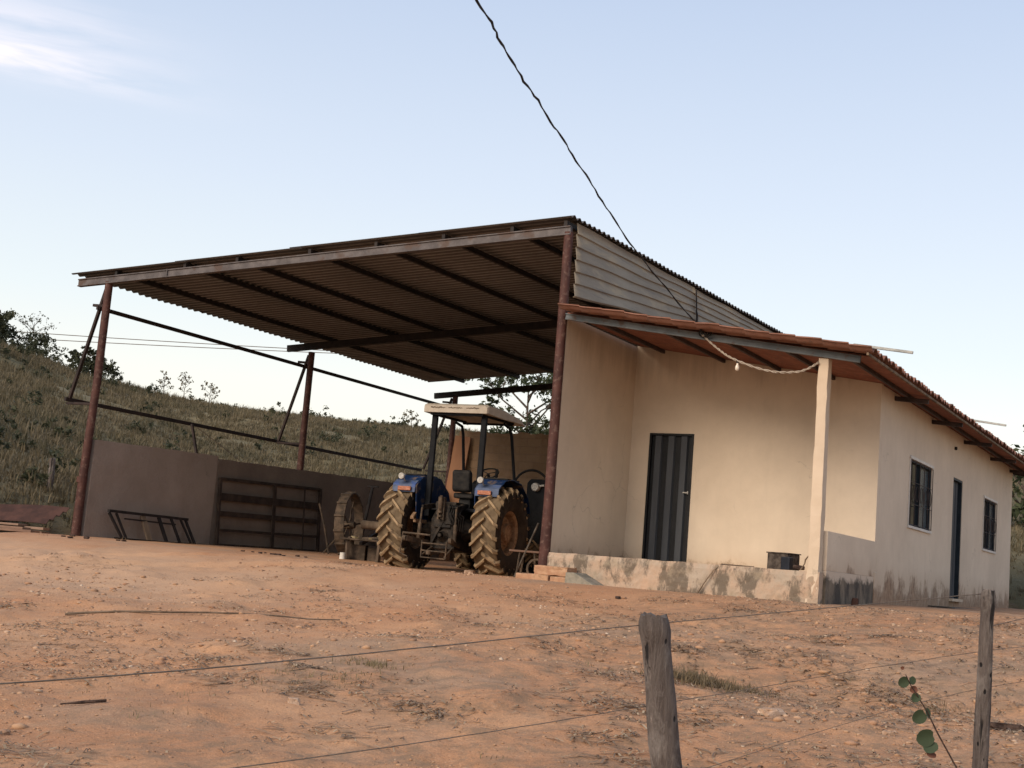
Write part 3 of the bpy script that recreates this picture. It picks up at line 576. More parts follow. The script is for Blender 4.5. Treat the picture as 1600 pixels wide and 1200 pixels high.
# ================================================================== THE HOUSE
house = thing('farm_house', 'cream plastered house with recessed porch, charcoal door and sloping clay tile roof', 'house')
def topz(x): return 3.56 - .150 * x
def holed_wall(mb, axis_, at0, at1, a, b, z0, ztop, holes):
    """wall slab in the plane axis_=const between at0 and at1, spanning a..b, with rectangular holes (a0,a1,z0,z1)"""
    us = sorted(set([a, b] + [h[0] for h in holes] + [h[1] for h in holes])); 
    zs = sorted(set([z0] + [h[2] for h in holes] + [h[3] for h in holes])) + [None]
    P = lambda u, z, t: ((u, t, z) if axis_ == 'Y' else (t, u, z))
    zz = lambda u, k: (ztop(u) if zs[k] is None else zs[k])
    solid = lambda i, k: not any(h[0] - 1e-6 <= us[i] and us[i + 1] <= h[1] + 1e-6 and zs[k] >= h[2] - 1e-6 and zs[k + 1] is not None and zs[k + 1] <= h[3] + 1e-6 for h in holes)
    nu, nz = len(us) - 1, len(zs) - 1
    for i in range(nu):
        for k in range(nz):
            if not solid(i, k): continue
            c = [(us[i], zz(us[i], k)), (us[i + 1], zz(us[i + 1], k)), (us[i + 1], zz(us[i + 1], k + 1)), (us[i], zz(us[i], k + 1))]
            mb.add([P(u, z, at0) for u, z in c], [(0, 1, 2, 3)]); mb.add([P(u, z, at1) for u, z in c], [(3, 2, 1, 0)])
            for (di, dk, e) in ((-1, 0, (0, 3)), (1, 0, (1, 2)), (0, -1, (0, 1)), (0, 1, (3, 2))):
                ii, kk = i + di, k + dk
                if 0 <= ii < nu and 0 <= kk < nz and solid(ii, kk): continue
                p, q = c[e[0]], c[e[1]]; mb.add([P(p[0], p[1], at0), P(q[0], q[1], at0), P(q[0], q[1], at1), P(p[0], p[1], at1)], [(0, 1, 2, 3)])
def welded(mb, name, mat, parent):
    o = mb.build(name, mat, parent, fixn=False); bm = bmesh.new(); bm.from_mesh(o.data); bmesh.ops.remove_doubles(bm, verts=bm.verts, dist=1e-4); bmesh.ops.recalc_face_normals(bm, faces=bm.faces); bm.to_mesh(o.data); bm.free(); return o
D_, WX, LY = 2.73, 4.10, 15.45
DX0, DX1 = .355, 1.125
W1, DR, W2 = (4.83, 6.55, .94, 2.03), (8.5, 9.42, -.18, 2.08), (11.75, 13.3, .905, 1.955)
m = MB(); holed_wall(m, 'Y', D_, D_ + .14, .02, WX, -.5, topz, [(DX0, DX1, 0.0, 2.10)]); welded(m, 'porch_back_wall', M['plaster'], house)
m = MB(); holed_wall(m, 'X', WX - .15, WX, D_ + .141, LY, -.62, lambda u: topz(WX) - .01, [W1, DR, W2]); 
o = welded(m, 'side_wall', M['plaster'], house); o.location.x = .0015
m = MB(); holed_wall(m, 'X', -.11, .018, .10, LY, -.5, lambda u: topz(.0) - .02, []); welded(m, 'porch_end_wall', M['plaster'], house)
m = MB(); holed_wall(m, 'Y', LY - .15, LY - .002, .02, WX - .151, -.5, topz, []); welded(m, 'rear_wall', M['plaster'], house)
# a dark room floor so nothing glows behind the panes
m = MB(); m.box((.05, D_ + .2, -.06), (WX - .2, LY - .2, 0)); m.build('room_floor', M['darkroom'], house)
# porch slab, with a lumpy front face
def slab():
    V = []; nx_ = 90; k = 9
    for i in range(nx_ + 1):
        x = -.02 + (WX - .012) * i / nx_; n1 = lambda s, z: mnoise.noise(Vector((x * s, z * s, 4.)))
        for j in range(k):
            z = -.55 + .55 * j / (k - 1); bx = .020 * n1(4, z) + .012 * n1(13, z)
            if j == k - 1: z = .0 + .010 * n1(3, 0.)
            V.append((x, -.03 + bx + (.02 if j == k - 1 else 0), z))
        V.append((x, D_, .0)); V.append((x, D_, -.55))
    w_ = k + 2; F = []
    for i in range(nx_):
        for j in range(w_): F.append((i * w_ + j, (i + 1) * w_ + j, (i + 1) * w_ + (j + 1) % w_, i * w_ + (j + 1) % w_))
    F.append(tuple(range(w_))); F.append(tuple(nx_ * w_ + j for j in range(w_))[::-1]); b = MB(); b.add(V, F); return b.build('porch_slab', M['slab'], house)
slab()
def column():
    V = []; n = 26
    for i in range(n + 1):
        z = -.6 + (topz(4.0) - .10 + .6) * i / n; w = .068 + (.004 * mnoise.noise(Vector((1, z * 3, 0)))); s = .0 if z > 1.55 else -.012
        if z < .02: s -= .010
        lx = .004 * math.sin(z * 2)
        for a, b in ((-1, -1), (1, -1), (1, 1), (-1, 1)): V.append((3.985 + a * w + lx + (s if a < 0 else 0) + .010 * mnoise.noise(Vector((a, b, z * 5))), .06 + b * w * 1.3 + .008 * mnoise.noise(Vector((a, b, z * 5 + 9))), z))
    F = []
    for i in range(n):
        for j in range(4): F.append((i * 4 + j, i * 4 + (j + 1) % 4, i * 4 + 4 + (j + 1) % 4, i * 4 + 4 + j))
    F += [(3, 2, 1, 0), tuple(n * 4 + j for j in range(4))]; b = MB(); b.add(V, F); b.build('porch_column', M['column'], house, .006)
column()
m = MB(); m.box((WX - .13, .172, .03), (WX + .002, D_, .555)); m.build('parapet', M['plaster'], house, .004)
m = MB(); m.box((WX - .135, .172, -.6), (WX + .004, D_ + .0, .029)); m.build('plinth', M['plinth'], house, .004)
m = MB(); m.box((WX - .1, D_ + .001, -.6), (WX + .014, D_ + .19, .10)); m.build('corner_pilaster', M['plaster'], house, .006)
m = MB(); m.box((WX + .01, 6.6, -.55), (WX + .42, 10.3, -.335)); m.build('side_step', M['plinth'], house, .012)
m = MB(); m.box((WX - .05, DR[0] - .04, -.235), (WX + .07, DR[1] + .05, -.182)); m.build('door_sill', M['column'], house, .004)
# front door: folded steel sheet with three broad ribs
d = MB(); y0 = D_ - .004; fw = .035
d.box((DX0, y0 - .012, .0), (DX0 + fw, y0 + .08, 2.10)); d.box((DX1 - fw, y0 - .012, .0), (DX1, y0 + .08, 2.10)); d.box((DX0 + fw, y0 - .012, 2.065), (DX1 - fw, y0 + .08, 2.10)); d.box((DX0 + fw, y0 + .05, .004), (DX1 - fw, y0 + .08, .03))
door = d.build('door', M['doorframe'], house, .002)
d = MB(); d.box((DX0 + fw, y0 + .045, .03), (DX1 - fw, y0 + .06, 2.065)); d.build('door_panel', M['doorframe'], door)
wv_ = (DX1 - DX0 - 2 * fw)
for i in range(3):
    a = DX0 + fw + wv_ * (i + .22) / 3.1; b = DX0 + fw + wv_ * (i + .84) / 3.1
    d = MB(); d.prism([(a, y0 + .044), (a + .02, y0 - .002), (b - .02, y0 - .002), (b, y0 + .044)], .035, 2.06, 'Z'); d.build('door_rib', M['doorm'], door, .003)
d = MB(); d.box((DX1 - .125, y0 - .035, 1.135), (DX1 - .03, y0 - .02, 1.155)); d.box((DX1 - .05, y0 - .03, 1.12), (DX1 - .035, y0 + .04, 1.17)); d.build('door_handle', M['lamp'], door, .002)
# side door (charcoal sheet, set back in a grey jamb)
d = MB(); x0 = WX - .02; a, b, c, e = DR
d.box((x0 - .09, a, c), (x0 + .012, a + .045, e)); d.box((x0 - .09, b - .045, c), (x0 + .012, b, e)); d.box((x0 - .09, a + .045, e - .04), (x0 + .012, b - .045, e)); sd_ = d.build('door', M['winframe'], house, .002)
d = MB(); d.prism([(x0 - .07, a + .045)] + sum([[(x0 - .07, a + .045 + (b - a - .09) * (i + .2) / 3), (x0 - .05, a + .045 + (b - a - .09) * (i + .25) / 3), (x0 - .05, a + .045 + (b - a - .09) * (i + .75) / 3), (x0 - .07, a + .045 + (b - a - .09) * (i + .8) / 3)] for i in range(3)], []) + [(x0 - .07, b - .045), (x0 - .085, b - .045), (x0 - .085, a + .045)], c, e - .04, 'Z'); d.build('door_panel', M['doorm'], sd_)
# windows: steel frame, sliding panes, scrolled security bars, cement surround
def window(a, b, c, e):
    x0 = WX - .02; f = MB()
    for (p, q) in (((a, c), (a + .035, e)), ((b - .035, c), (b, e)), ((a + .035, e - .035), (b - .035, e)), ((a + .035, c), (b - .035, c + .035)), (((a + b) / 2 - .02, c + .035), ((a + b) / 2 + .02, e - .035))): f.box((x0 - .06, p[0], p[1]), (x0 + .01, q[0], q[1]))
    fr = f.build('window', M['winframe'], house, .002)
    for k, (p, q, dx_) in enumerate(((a + .036, (a + b) / 2 - .021, -.03), ((a + b) / 2 + .021, b - .036, -.045))):
        g_ = MB(); g_.box((x0 + dx_ - .004, p, c + .036), (x0 + dx_ + .004, q, e - .036)); g_.build('pane', M['glass' if k == 0 else 'glass2'], fr)
    s = MB(); s.box((WX - .02, a - .045, e + .001), (WX + .03, b + .045, e + .05)); s.box((WX - .02, a - .045, c - .045), (WX + .03, b + .045, c - .001)); s.box((WX - .02, a - .04, c), (WX + .020, a - .001, e)); s.build('surround', M['white'], fr, .004)
    gr = MB(); n = 5; xg = WX + .022
    for i in range(n + 1): y = a + (b - a) * i / n; gr.tube([(xg, y, c + .01), (xg, y, e - .01)], .007, 6)
    for z in (c + .02, c + (e - c) * .33, c + (e - c) * .66, e - .02): gr.tube([(xg, a, z), (xg, b, z)], .006, 6)
    for i in range(n):
        yc = a + (b - a) * (i + .5) / n
        for zc in (c + (e - c) * .5, ): gr.tube([(xg, yc + .10 * math.cos(t) * (b - a) / 1.7, zc + .13 * math.sin(t)) for t in np.linspace(0, 2 * math.pi, 13)], .006, 5, False)
    gr.build('security_bars', M['wirem' if False else 'rafter'], fr)
window(*W1); window(*W2)
# clay tile roof: columns of tiles run down the slope, so the eave is wavy and the verge is stepped
def tiles():
    y0, y1, pit = -.42, LY + .5, .205; ys = np.arange(y0, y1, pit / 8); tl_ = .36; xs = []; hs = []
    x = .10; j = 0
    while x < 4.70:
        e = min(4.72, x + tl_); 
        for u in (0, .5, .98): xs.append(x + (e - x) * u); hs.append(.017 * u + .0)
        x = e; j += 1
    xs = np.array(xs); hs = np.array(hs); Xg, Yg = np.meshgrid(xs, ys, indexing='ij'); Hg = np.repeat(hs[:, None], len(ys), 1)
    wv = .032 * np.cos(2 * np.pi * (Yg - y0) / pit); wv = np.where(wv > 0, wv, wv * .8)
    col = np.floor((Yg - y0) / pit).astype(int); row = np.floor((Xg - .10) / tl_).astype(int)
    jt = (rng.random((20, 100)) - .5)[row % 20, col % 100] * .018; jx = (rng.random((20, 100)) - .5)[row % 20, col % 100] * .05 * (Xg > 4.5)
    Zt = 3.612 - .150 * Xg + Hg + wv + jt; n = Xg.size; Xj = Xg + jx
    V = np.concatenate([np.stack([Xj, Yg, Zt], -1).reshape(-1, 3), np.stack([Xj, Yg, Zt - .016], -1).reshape(-1, 3)]); I = np.arange(n).reshape(Xg.shape)
    q = lambda A: np.stack([A[:-1, :-1], A[1:, :-1], A[1:, 1:], A[:-1, 1:]], -1).reshape(-1, 4); F = [q(I), q(I + n)[:, ::-1]]
    for e in (I[0], I[-1], I[:, 0], I[:, -1]): F.append(np.stack([e[:-1], e[1:], e[1:] + n, e[:-1] + n], -1))
    return npmesh('roof', V, np.concatenate(F), M['tile'], 4, house)
rf = tiles()
# flat red dusted lining under the tiles, jointed every half metre
m = MB(); m.prism([(.06, topz(.06) + .002), (4.61, topz(4.61) + .002), (4.61, topz(4.61) + .016), (.06, topz(.06) + .016)], -.004, LY + .4, 'Y')
m.build('roof_lining', M['redclay'], house)
# verge board under the front tiles, purlins and the painted front channel
m = MB(); m.bar((.06, -.03, topz(.06) - .052), (4.48, -.03, topz(4.48) - .052), .05, .095); m.bar((.06, -.06, topz(.06) - .015), (4.48, -.06, topz(4.48) - .015), .02, .018); m.bar((.06, -.06, topz(.06) - .092), (4.48, -.06, topz(4.48) - .092), .02, .018); m.build('front_beam', M['bluegrey'], house, .003)
for x in (.50, 1.56, 2.49, 3.36, 4.30):
    m = MB(); m.bar((x, .0 if x < 4 else .02, topz(x) - .03), (x, D_ + .06 if x < 4 else LY + .3, topz(x) - .03), .045, .06); m.build('purlin', M['rafter'], house, .003)
for y in (3.6, 6.4, 9.4, 12.4, 15.0):
    m = MB(); m.bar((WX - .1, y, topz(WX) - .09), (4.62, y, topz(4.62) - .07), .07, .07); m.build('rafter_end', M['rafter'], house, .003)
m = MB(); m.bar((4.66, -.38, topz(4.66) - .012), (4.66, LY + .4, topz(4.66) - .012), .03, .035); m.build('eave_board', M['wood'], house, .003)
m = MB(); m.bar((4.45, -.30, 2.985), (5.22, -.30, 2.875), .035, .035); m.build('projecting_tube', M['steelsheet'], house, .003)
m = MB(); m.bar((4.45, 7.6, 3.06), (5.15, 7.6, 2.96), .035, .035); m.build('projecting_tube', M['steelsheet'], house, .003)
m = MB(); m.bar((3.4, LY + .42, 2.96), (4.9, LY + .42, 2.76), .06, .06); m.build('projecting_tube', M['rafter'], house, .003)
m = MB(); m.lathe([(0, 0), (.032, 0), (.032, .05), (0, .05)], 12, 'X', (WX - .004, 9.1 - .6, 2.62)); m.build('wall_vent', M['black'], house)

# ================================================================== TRACTOR
TR = thing('tractor', 'blue farm tractor seen from behind with a cream canopy and mud caked rear tyres', 'tractor', (-3.72, 3.50, -.465), R_(5.5))
def tyre_mesh(R, w, rim_r):
    h = w / 2; s = R - rim_r
    return [(rim_r, -h * .72), (rim_r + s * .25, -h * .93), (rim_r + s * .55, -h), (R - .055, -h * .93), (R - .035, -h * .80), (R - .03, 0), (R - .035, h * .80), (R - .055, h * .93), (rim_r + s * .55, h), (rim_r + s * .25, h * .93), (rim_r, h * .72)]
def lugs(b, R, w, n, rise, th, lead):
    h = w / 2
    for i in range(n * 2):
        sgn = 1 if i % 2 else -1; a0 = math.pi * i / n
        # the bar runs from the centre line, out and back (lower on the rear of the wheel)
        path = [(sgn * -.015, 0.0, R - .032), (sgn * h * .35, lead * .38, R - .033), (sgn * h * .82, lead * .86, R - .038), (sgn * h * 1.01, lead * 1.02, R - .085), (sgn * h * 1.03, lead * 1.06, R - .15)]
        V = []
        for k, (t, da, r) in enumerate(path):
            up = rise if k < 3 else rise * (.75 if k == 3 else .12); wa = th / R / 2 * (1.0 if k else .8)
            for (o_, q) in ((-1, 0), (1, 0), (.72, 1), (-.72, 1)):
                a = a0 + da + wa * o_ * (1.15 if k >= 3 else 1); rr = r + (up if q else -.01)
                tt = t + (sgn * (.016 if q and k >= 3 else 0)); V.append((tt, rr * math.cos(a), rr * math.sin(a)))
        F = [(0, 1, 2, 3), tuple(4 * (len(path) - 1) + j for j in (3, 2, 1, 0))]
        for k in range(len(path) - 1):
            for j in range(4): F.append((k * 4 + j, k * 4 + (j + 1) % 4, k * 4 + 4 + (j + 1) % 4, k * 4 + 4 + j))
        b.add(V, F, 1); b.mi[-4:] = [0] * 4
def wheel(name, R, w, rim_r, n, rise, th, lead, x, y, side, ang=0.):
    b = MB(); b.lathe(tyre_mesh(R, w, rim_r), 56, 'X', closed=True, mi=0); nf = len(b.f)
    for i in range(nf):
        j = i % 11
        if 3 <= j <= 6: b.mi[i] = 2
    lugs(b, R, w, n, rise, th, lead)
    o = b.build(name, [M['tyre'], M['lug'], M['tread']], TR, smooth=38); o.location = (x, y, R); o.rotation_euler = (ang, 0, 0)
    h = w / 2; s = side
    r = MB(); r.lathe([(rim_r + .02, s * h * .74), (rim_r + .02, s * h * .66), (rim_r - .03, s * h * .58), (rim_r - .045, s * h * .1), (rim_r - .03, -s * h * .58), (rim_r + .02, -s * h * .66), (rim_r + .02, -s * h * .74), (rim_r - .01, -s * h * .66), (rim_r - .06, -s * h * .1), (rim_r - .045, s * h * .58)], 48, 'X', closed=True)
    r.lathe([(rim_r - .05, s * h * .12), (rim_r * .78, s * h * .05), (rim_r * .70, s * h * .30), (rim_r * .42, s * h * .38), (rim_r * .38, s * h * .62), (rim_r * .16, s * h * .66), (0.001, s * h * .66)], 48, 'X')
    for i in range(8):
        a = i * math.pi / 4; c = (s * h * .40, rim_r * .56 * math.cos(a), rim_r * .56 * math.sin(a)); r.tube([c, (c[0] + s * .03, c[1], c[2])], .016, 6)
    q = r.build('rim', M['rimm'], o, smooth=35); return o
wheel('rear_wheel', .79, .50, .40, 20, .068, .068, .30, .93, 0, 1, .05)
wheel('rear_wheel', .79, .50, .40, 20, .068, .068, .30, -.93, 0, -1, .21)
wheel('front_wheel', .50, .30, .26, 16, .04, .07, .30, .80, 2.35, 1, .1)
wheel('front_wheel', .50, .30, .26, 16, .04, .07, .30, -.72, 2.35, -1, .3)
# rear axle and gearbox housing
b = MB(); b.prism([(-.42, .42), (-.46, .95), (-.30, 1.12), (.55, 1.12), (1.3, .98), (1.3, .52), (.5, .38)], -.24, .24, 'X'); b.tube([(-.80, 0, .79), (-.45, 0, .79), (-.2, 0, .80)], [.10, .12, .22], 14); b.tube([(.80, 0, .79), (.45, 0, .79), (.2, 0, .80)], [.10, .12, .22], 14)
b.lathe([(.06, -.52), (.09, -.47), (.13, -.43), (.13, -.38)], 12, 'Y', (0, 0, .66)); b.bar((-.2, -.47, .5), (.05, -.49, .98), .05, .05); b.box((.06, -.53, .86), (.2, -.44, 1.08)); b.tube([(.2, -.45, .5), (.22, -.5, .95)], .03, 8); b.tube([(0, -.42, .66), (0, -.58, .66)], .035, 10); b.box((-.17, -.5, .80), (.17, -.40, .95))
b.build('rear_axle', M['grease'], TR, .01)
b = MB(); b.box((-.20, -.40, 1.12), (.20, .15, 1.27)); b.box((-.13, -.52, 1.02), (.13, -.40, 1.22)); b.tube([(-.30, -.22, 1.20), (.30, -.22, 1.20)], .05, 10)
for s in (-1, 1): b.bar((s * .30, -.22, 1.20), (s * .34, -.66, 1.13), .04, .09)
b.build('hydraulic_lift', M['grease'], TR, .008)
for s, top in ((-1, (-.34, -.66, 1.13)), (1, (.34, -.66, 1.13))):
    b = MB(); b.bar((s * .26, -.25, .50), (s * .42, -1.02, .56), .035, .09); b.tube([(s * .42, -1.02, .56), (s * .42 + s * .06, -1.02, .56)], .05, 10); b.build('lower_link', M['dustiron'], TR, .004)
    b = MB(); b.tube([top, Vector(top).lerp(Vector((s * .36, -.68, .55)), .45), Vector(top).lerp(Vector((s * .36, -.68, .55)), .5), (s * .36, -.68, .55)], [.018, .018, .034, .034], 8); b.build('lift_rod', M['dustiron'], TR)
b = MB(); b.tube([(0, -.50, 1.0), (.0, -.62, 1.15), (.02, -.66, 1.36)], [.04, .04, .03], 8); b.bar((-.05, -.56, .94), (-.05, -.56, 1.34), .03, .07); b.bar((.05, -.56, .94), (.05, -.56, 1.34), .03, .07)
for i in range(5): b.lathe([(.0, 0), (.045, 0), (.045, .035), (0, .035)], 10, 'Z', (.0, -.60, .98 + i * .075))
b.build('top_link', M['dustiron'], TR)
# drawbar step frame at the back
b = MB(); z1, z2 = .62, .33
b.tube([(-.62, -.78, z1 + .04), (-.0, -.92, z1 + .02)], .018, 8); b.tube([(-.62, -.78, z1 + .04), (-.64, -.80, .30), (-.46, -.85, .24)], .014, 8)
b.build('stabiliser_frame', M['dustiron'], TR)
b = MB()
for z in (.50, .37, .25): b.bar((-.12, -.98, z), (.36, -.98, z - .01), .05, .022)
for x in (-.12, .36): b.bar((x, -.98, .24), (x, -.98, .54), .022, .03)
b.bar((-.12, -.98, .27), (-.2, -.4, .45), .03, .03); b.bar((.34, -.98, .27), (.2, -.4, .45), .03, .03)
b.build('drawbar_step', M['dustiron'], TR, .003)
b = MB(); b.bar((.06, -.2, .40), (.08, -1.08, .33), .07, .035); b.lathe([(.02, -.03), (.045, -.03), (.045, .03), (.02, .03)], 12, 'Z', (.08, -1.1, .33), closed=True); b.build('drawbar', M['dustiron'], TR, .003)
# hydraulic couplers and hoses
b = MB()
for i in range(4): b.tube([(.16 + .05 * i, -.46, 1.20), (.18 + .05 * i, -.60, 1.17)], .018, 8)
for i in range(6):
    x = .12 + .045 * i; b.tube([(x, -.46, 1.18 - .03 * (i % 2)), (x + .05, -.62, 1.04), (x + .10, -.55, .86 + .03 * i), (x + .02, -.40, .76)], .013, 6)
b.build('hydraulic_hoses', M['black'], TR)
# fenders
def fender(s):
    prof = [(-.50, 1.52), (-.40, 1.60), (-.20, 1.72), (.10, 1.76), (.50, 1.72), (.85, 1.50), (1.02, 1.22)]; inner = [(.95, .92), (.5, .78), (-.25, .78), (-.42, 1.05)]
    x0, x1 = (.60, 1.06); b = MB(); th = .018
    P = lambda x, p: (s * x, p[0], p[1]); n = len(prof); V = [P(x0, p) for p in prof] + [P(x1, p) for p in prof] + [P(x0, (p[0], p[1] - th)) for p in prof] + [P(x1, (p[0], p[1] - th)) for p in prof]; F = []
    for i in range(n - 1): F += [(i, i + 1, n + i + 1, n + i), (2 * n + i, 3 * n + i, 3 * n + i + 1, 2 * n + i + 1), (i, 2 * n + i, 2 * n + i + 1, i + 1), (n + i, n + i + 1, 3 * n + i + 1, 3 * n + i)]
    F += [(0, n, 3 * n, 2 * n), (n - 1, 3 * n - 1, 4 * n - 1, 2 * n - 1)]; b.add(V, F)
    b.prism(prof + inner, s * (x0 - .003), s * (x0 - .021), 'X')
    f = b.build('fender', M['bluetr'], TR, .006)
    q = MB(); q.prism([(-.52, 1.40), (-.505, 1.54), (-.39, 1.625), (-.375, 1.612), (-.485, 1.53), (-.502, 1.40)], min(s * x0, s * x1), max(s * x0, s * x1), 'X'); q.build('rear_apron', M['bluefade'], f, .005)
    q = MB(); q.box((s * .80 - .13, -.56, 1.425), (s * .80 + .13, -.526, 1.50)); q.build('tail_lamp', M['amber'], f, .006)
    q = MB(); q.lathe([(0, -.60), (.055, -.60), (.062, -.585), (.055, -.54), (.02, -.50)], 16, 'Y', (s * .72 if s > 0 else -.86, 0, 1.68)); q.tube([(s * .72 if s > 0 else -.86, -.52, 1.68), (s * .72 if s > 0 else -.86, -.42, 1.60)], .015, 6); q.build('work_lamp', M['lamp'], f, smooth=40)
    q = MB(); q.box((s * .84 - .2, -.10, 1.74), (s * .84 + .2, .45, 1.765)); q.build('fender_pad', M['black'], f, .006)
fender(1); fender(-1)
b = MB(); b.prism([(-.1, 1.12), (-.1, 1.18), (.9, 1.18), (1.3, 1.12)], -.58, .58, 'X'); b.box((-.59, .9, .72), (-.30, 1.3, 1.15)); b.box((.30, .9, .72), (.59, 1.3, 1.15)); b.build('platform', M['darkblue'], TR, .008)
# seat
st = MB(); st.box((-.18, .22, 1.38), (.22, .66, 1.48)); st.box((-.10, .3, 1.18), (.14, .6, 1.38)); seat = st.build('seat', M['black'], TR, .03)
q = MB(); q.prism([(.18, 1.48), (.10, 1.52), (.05, 1.86), (.12, 1.90), (.20, 1.86), (.26, 1.52)], -.16, .20, 'X'); q.build('backrest', M['black'], seat, .03)
# canopy frame and canopy
for s in (-1, 1):
    b = MB(); b.tube([(s * .50, -.12, 1.12), (s * .50, -.12, 2.82)], .001, 4); b.v = []; b.f = []; b.mi = []
    b.bar((s * .50, -.14, 1.0), (s * .50, -.14, 2.86), .105, .075, (0, 1, 0)); b.build('canopy_post', M['darkblue'], TR, .012)
    b = MB(); b.tube([(s * .50, .75, 2.84), (s * .50, 1.02, 2.80), (s * .51, 1.12, 2.66), (s * .54, 1.40, 1.70), (s * .55, 1.42, 1.2)], [.026, .028, .030, .030, .030], 10); b.build('canopy_post', M['darkblue'], TR, smooth=50)
b = MB()
for s in (-1, 1): b.bar((s * .50, -.30, 2.875), (s * .50, 1.15, 2.895), .06, .04)
b.bar((-.52, -.26, 2.872), (.52, -.26, 2.872), .05, .045); b.bar((-.52, 1.10, 2.867), (.52, 1.10, 2.867), .05, .04); b.build('canopy_frame', M['darkblue'], TR, .004)
def canopy():
    n = 12; V = []; x1 = .655; ya, yb = -.36, 1.50
    def ring(y, top, skirt, xs):   # outer top line plus skirt
        return [(-xs, y, skirt), (-xs, y, top - .03), (-xs + .05, y, top), (xs - .05, y, top), (xs, y, top - .03), (xs, y, skirt)]
    secs = [(ya, 3.03, 2.895, x1 - .02), (ya + .05, 3.06, 2.895, x1), (.4, 3.07, 2.885, x1), (1.2, 3.00, 2.905, x1), (yb, 2.925, 2.895, x1 - .03)]
    for y, tp, sk, xs in secs: V += ring(y, tp, sk, xs)
    for y, tp, sk, xs in secs: V += [(x * .985, y, z - .018 if abs(x) < xs - .001 or True else z) for x, y, z in ring(y, tp, sk + .018, xs)]
    F = []; m_ = 6; k = len(secs) * 6
    for i in range(len(secs) - 1):
        for j in range(5):
            a = i * 6 + j; F.append((a, a + 1, a + 7, a + 6)); F.append((k + a, k + a + 6, k + a + 7, k + a + 1))
        for j in (0, 5): a = i * 6 + j; F.append((a, a + 6, k + a + 6, k + a))
    # rear and front faces
    for s in (0, len(secs) - 1): F.append(tuple(s * 6 + j for j in range(6)))
    b = MB(); b.add(V, F); c = b.build('canopy', M['canopy'], TR, .006)
    random.seed(5)     # the faded, no longer legible lettering on the rear edge, in three groups
    for seg in ((-.50, -.22), (-.14, .12), (.22, .46)):
        x = seg[0]; q = MB(); z = 2.985; q.bar((x, ya - .0022, z - .008), (seg[1] + .02, ya - .0022, z - .004), .003, .004)
        while x < seg[1]:
            w_ = random.uniform(.015, .035); q.bar((x, ya - .0035, z + random.uniform(-.012, .008)), (x + w_, ya - .0035, z + random.uniform(-.014, .018)), .004, random.uniform(.008, .016)); x += w_ * .9
        q.build('lettering', M['wood'], c)
canopy()
# steering wheel, dashboard, bonnet, exhaust, front axle
b = MB(); R = .20; cs = Vector((.05, 1.20, 1.93)); ax = Vector((0, -.55, .83)).normalized(); e1 = Vector((1, 0, 0)); e2 = ax.cross(e1)
b.tube([cs + e1 * R * math.cos(t) + e2 * R * math.sin(t) for t in np.linspace(0, 2 * math.pi, 25)], .016, 8, False)
for k in range(3): a = k * 2.094 + .5; b.tube([cs, cs + e1 * R * math.cos(a) + e2 * R * math.sin(a)], .010, 6)
b.tube([cs, cs - ax * .5], .03, 8); b.build('steering_wheel', M['black'], TR, smooth=50)
b = MB(); b.prism([(1.30, 1.12), (1.22, 1.72), (1.36, 1.80), (1.55, 1.74), (1.55, 1.12)], -.30, .30, 'X'); b.build('dashboard', M['darkblue'], TR, .012)
b = MB(); b.prism([(1.56, .95), (1.56, 1.70), (2.6, 1.64), (3.05, 1.56), (3.12, 1.45), (3.12, .95)], -.30, .30, 'X'); hood = b.build('bonnet', M['bluetr'], TR, .03)
q = MB()
for i in range(7): q.box((-.24, 3.122, 1.0 + i * .06), (.24, 3.132, 1.03 + i * .06))
q.build('grille', M['black'], hood)
b = MB(); b.box((-.22, 1.3, .62), (.22, 3.1, .945)); b.box((-.28, 3.0, .5), (.28, 3.35, .85)); b.build('engine', M['grease'], TR, .015)
b = MB(); b.tube([(-.66, 2.35, .50), (.70, 2.35, .50)], .065, 12); b.lathe([(.0, -.13), (.13, -.08), (.13, .08), (0, .13)], 14, 'X', (0, 2.35, .52)); b.build('front_axle', M['grease'], TR, smooth=40)
b = MB(); b.tube([(-.22, 2.2, 1.5), (-.22, 2.2, 2.1)], .03, 10); b.build('exhaust', M['darksteel'], TR)
for s in (-1, 1):
    b = MB()
    for z in (.45, .72): b.box((min(s * .36, s * .56), 1.15, z), (max(s * .36, s * .56), 1.45, z + .025))
    b.bar((s * .36, 1.3, .45), (s * .36, 1.3, 1.0), .03, .2); b.build('foot_step', M['darkblue'], TR, .003)
for i, x in enumerate((.36, .42)):
    b = MB(); b.tube([(x, .30, 1.18), (x + .02, .25, 1.55)], .009, 6); b.lathe([(0, -.02), (.02, 0), (0, .025)], 8, 'Z', (x + .02, .25, 1.57)); b.build('lever', M['black'], TR)
b = MB(); b.box((-.52, -.62, .86), (-.47, -.18, .92)); b.bar((-.56, -.50, 1.02), (-.46, -.80, .93), .06, .05); b.build('hitch_bracket', M['rimm'], TR, .004)

# ================================================================== THINGS IN AND AROUND THE SHED
def gh(x, y): return float(gz(x, y))
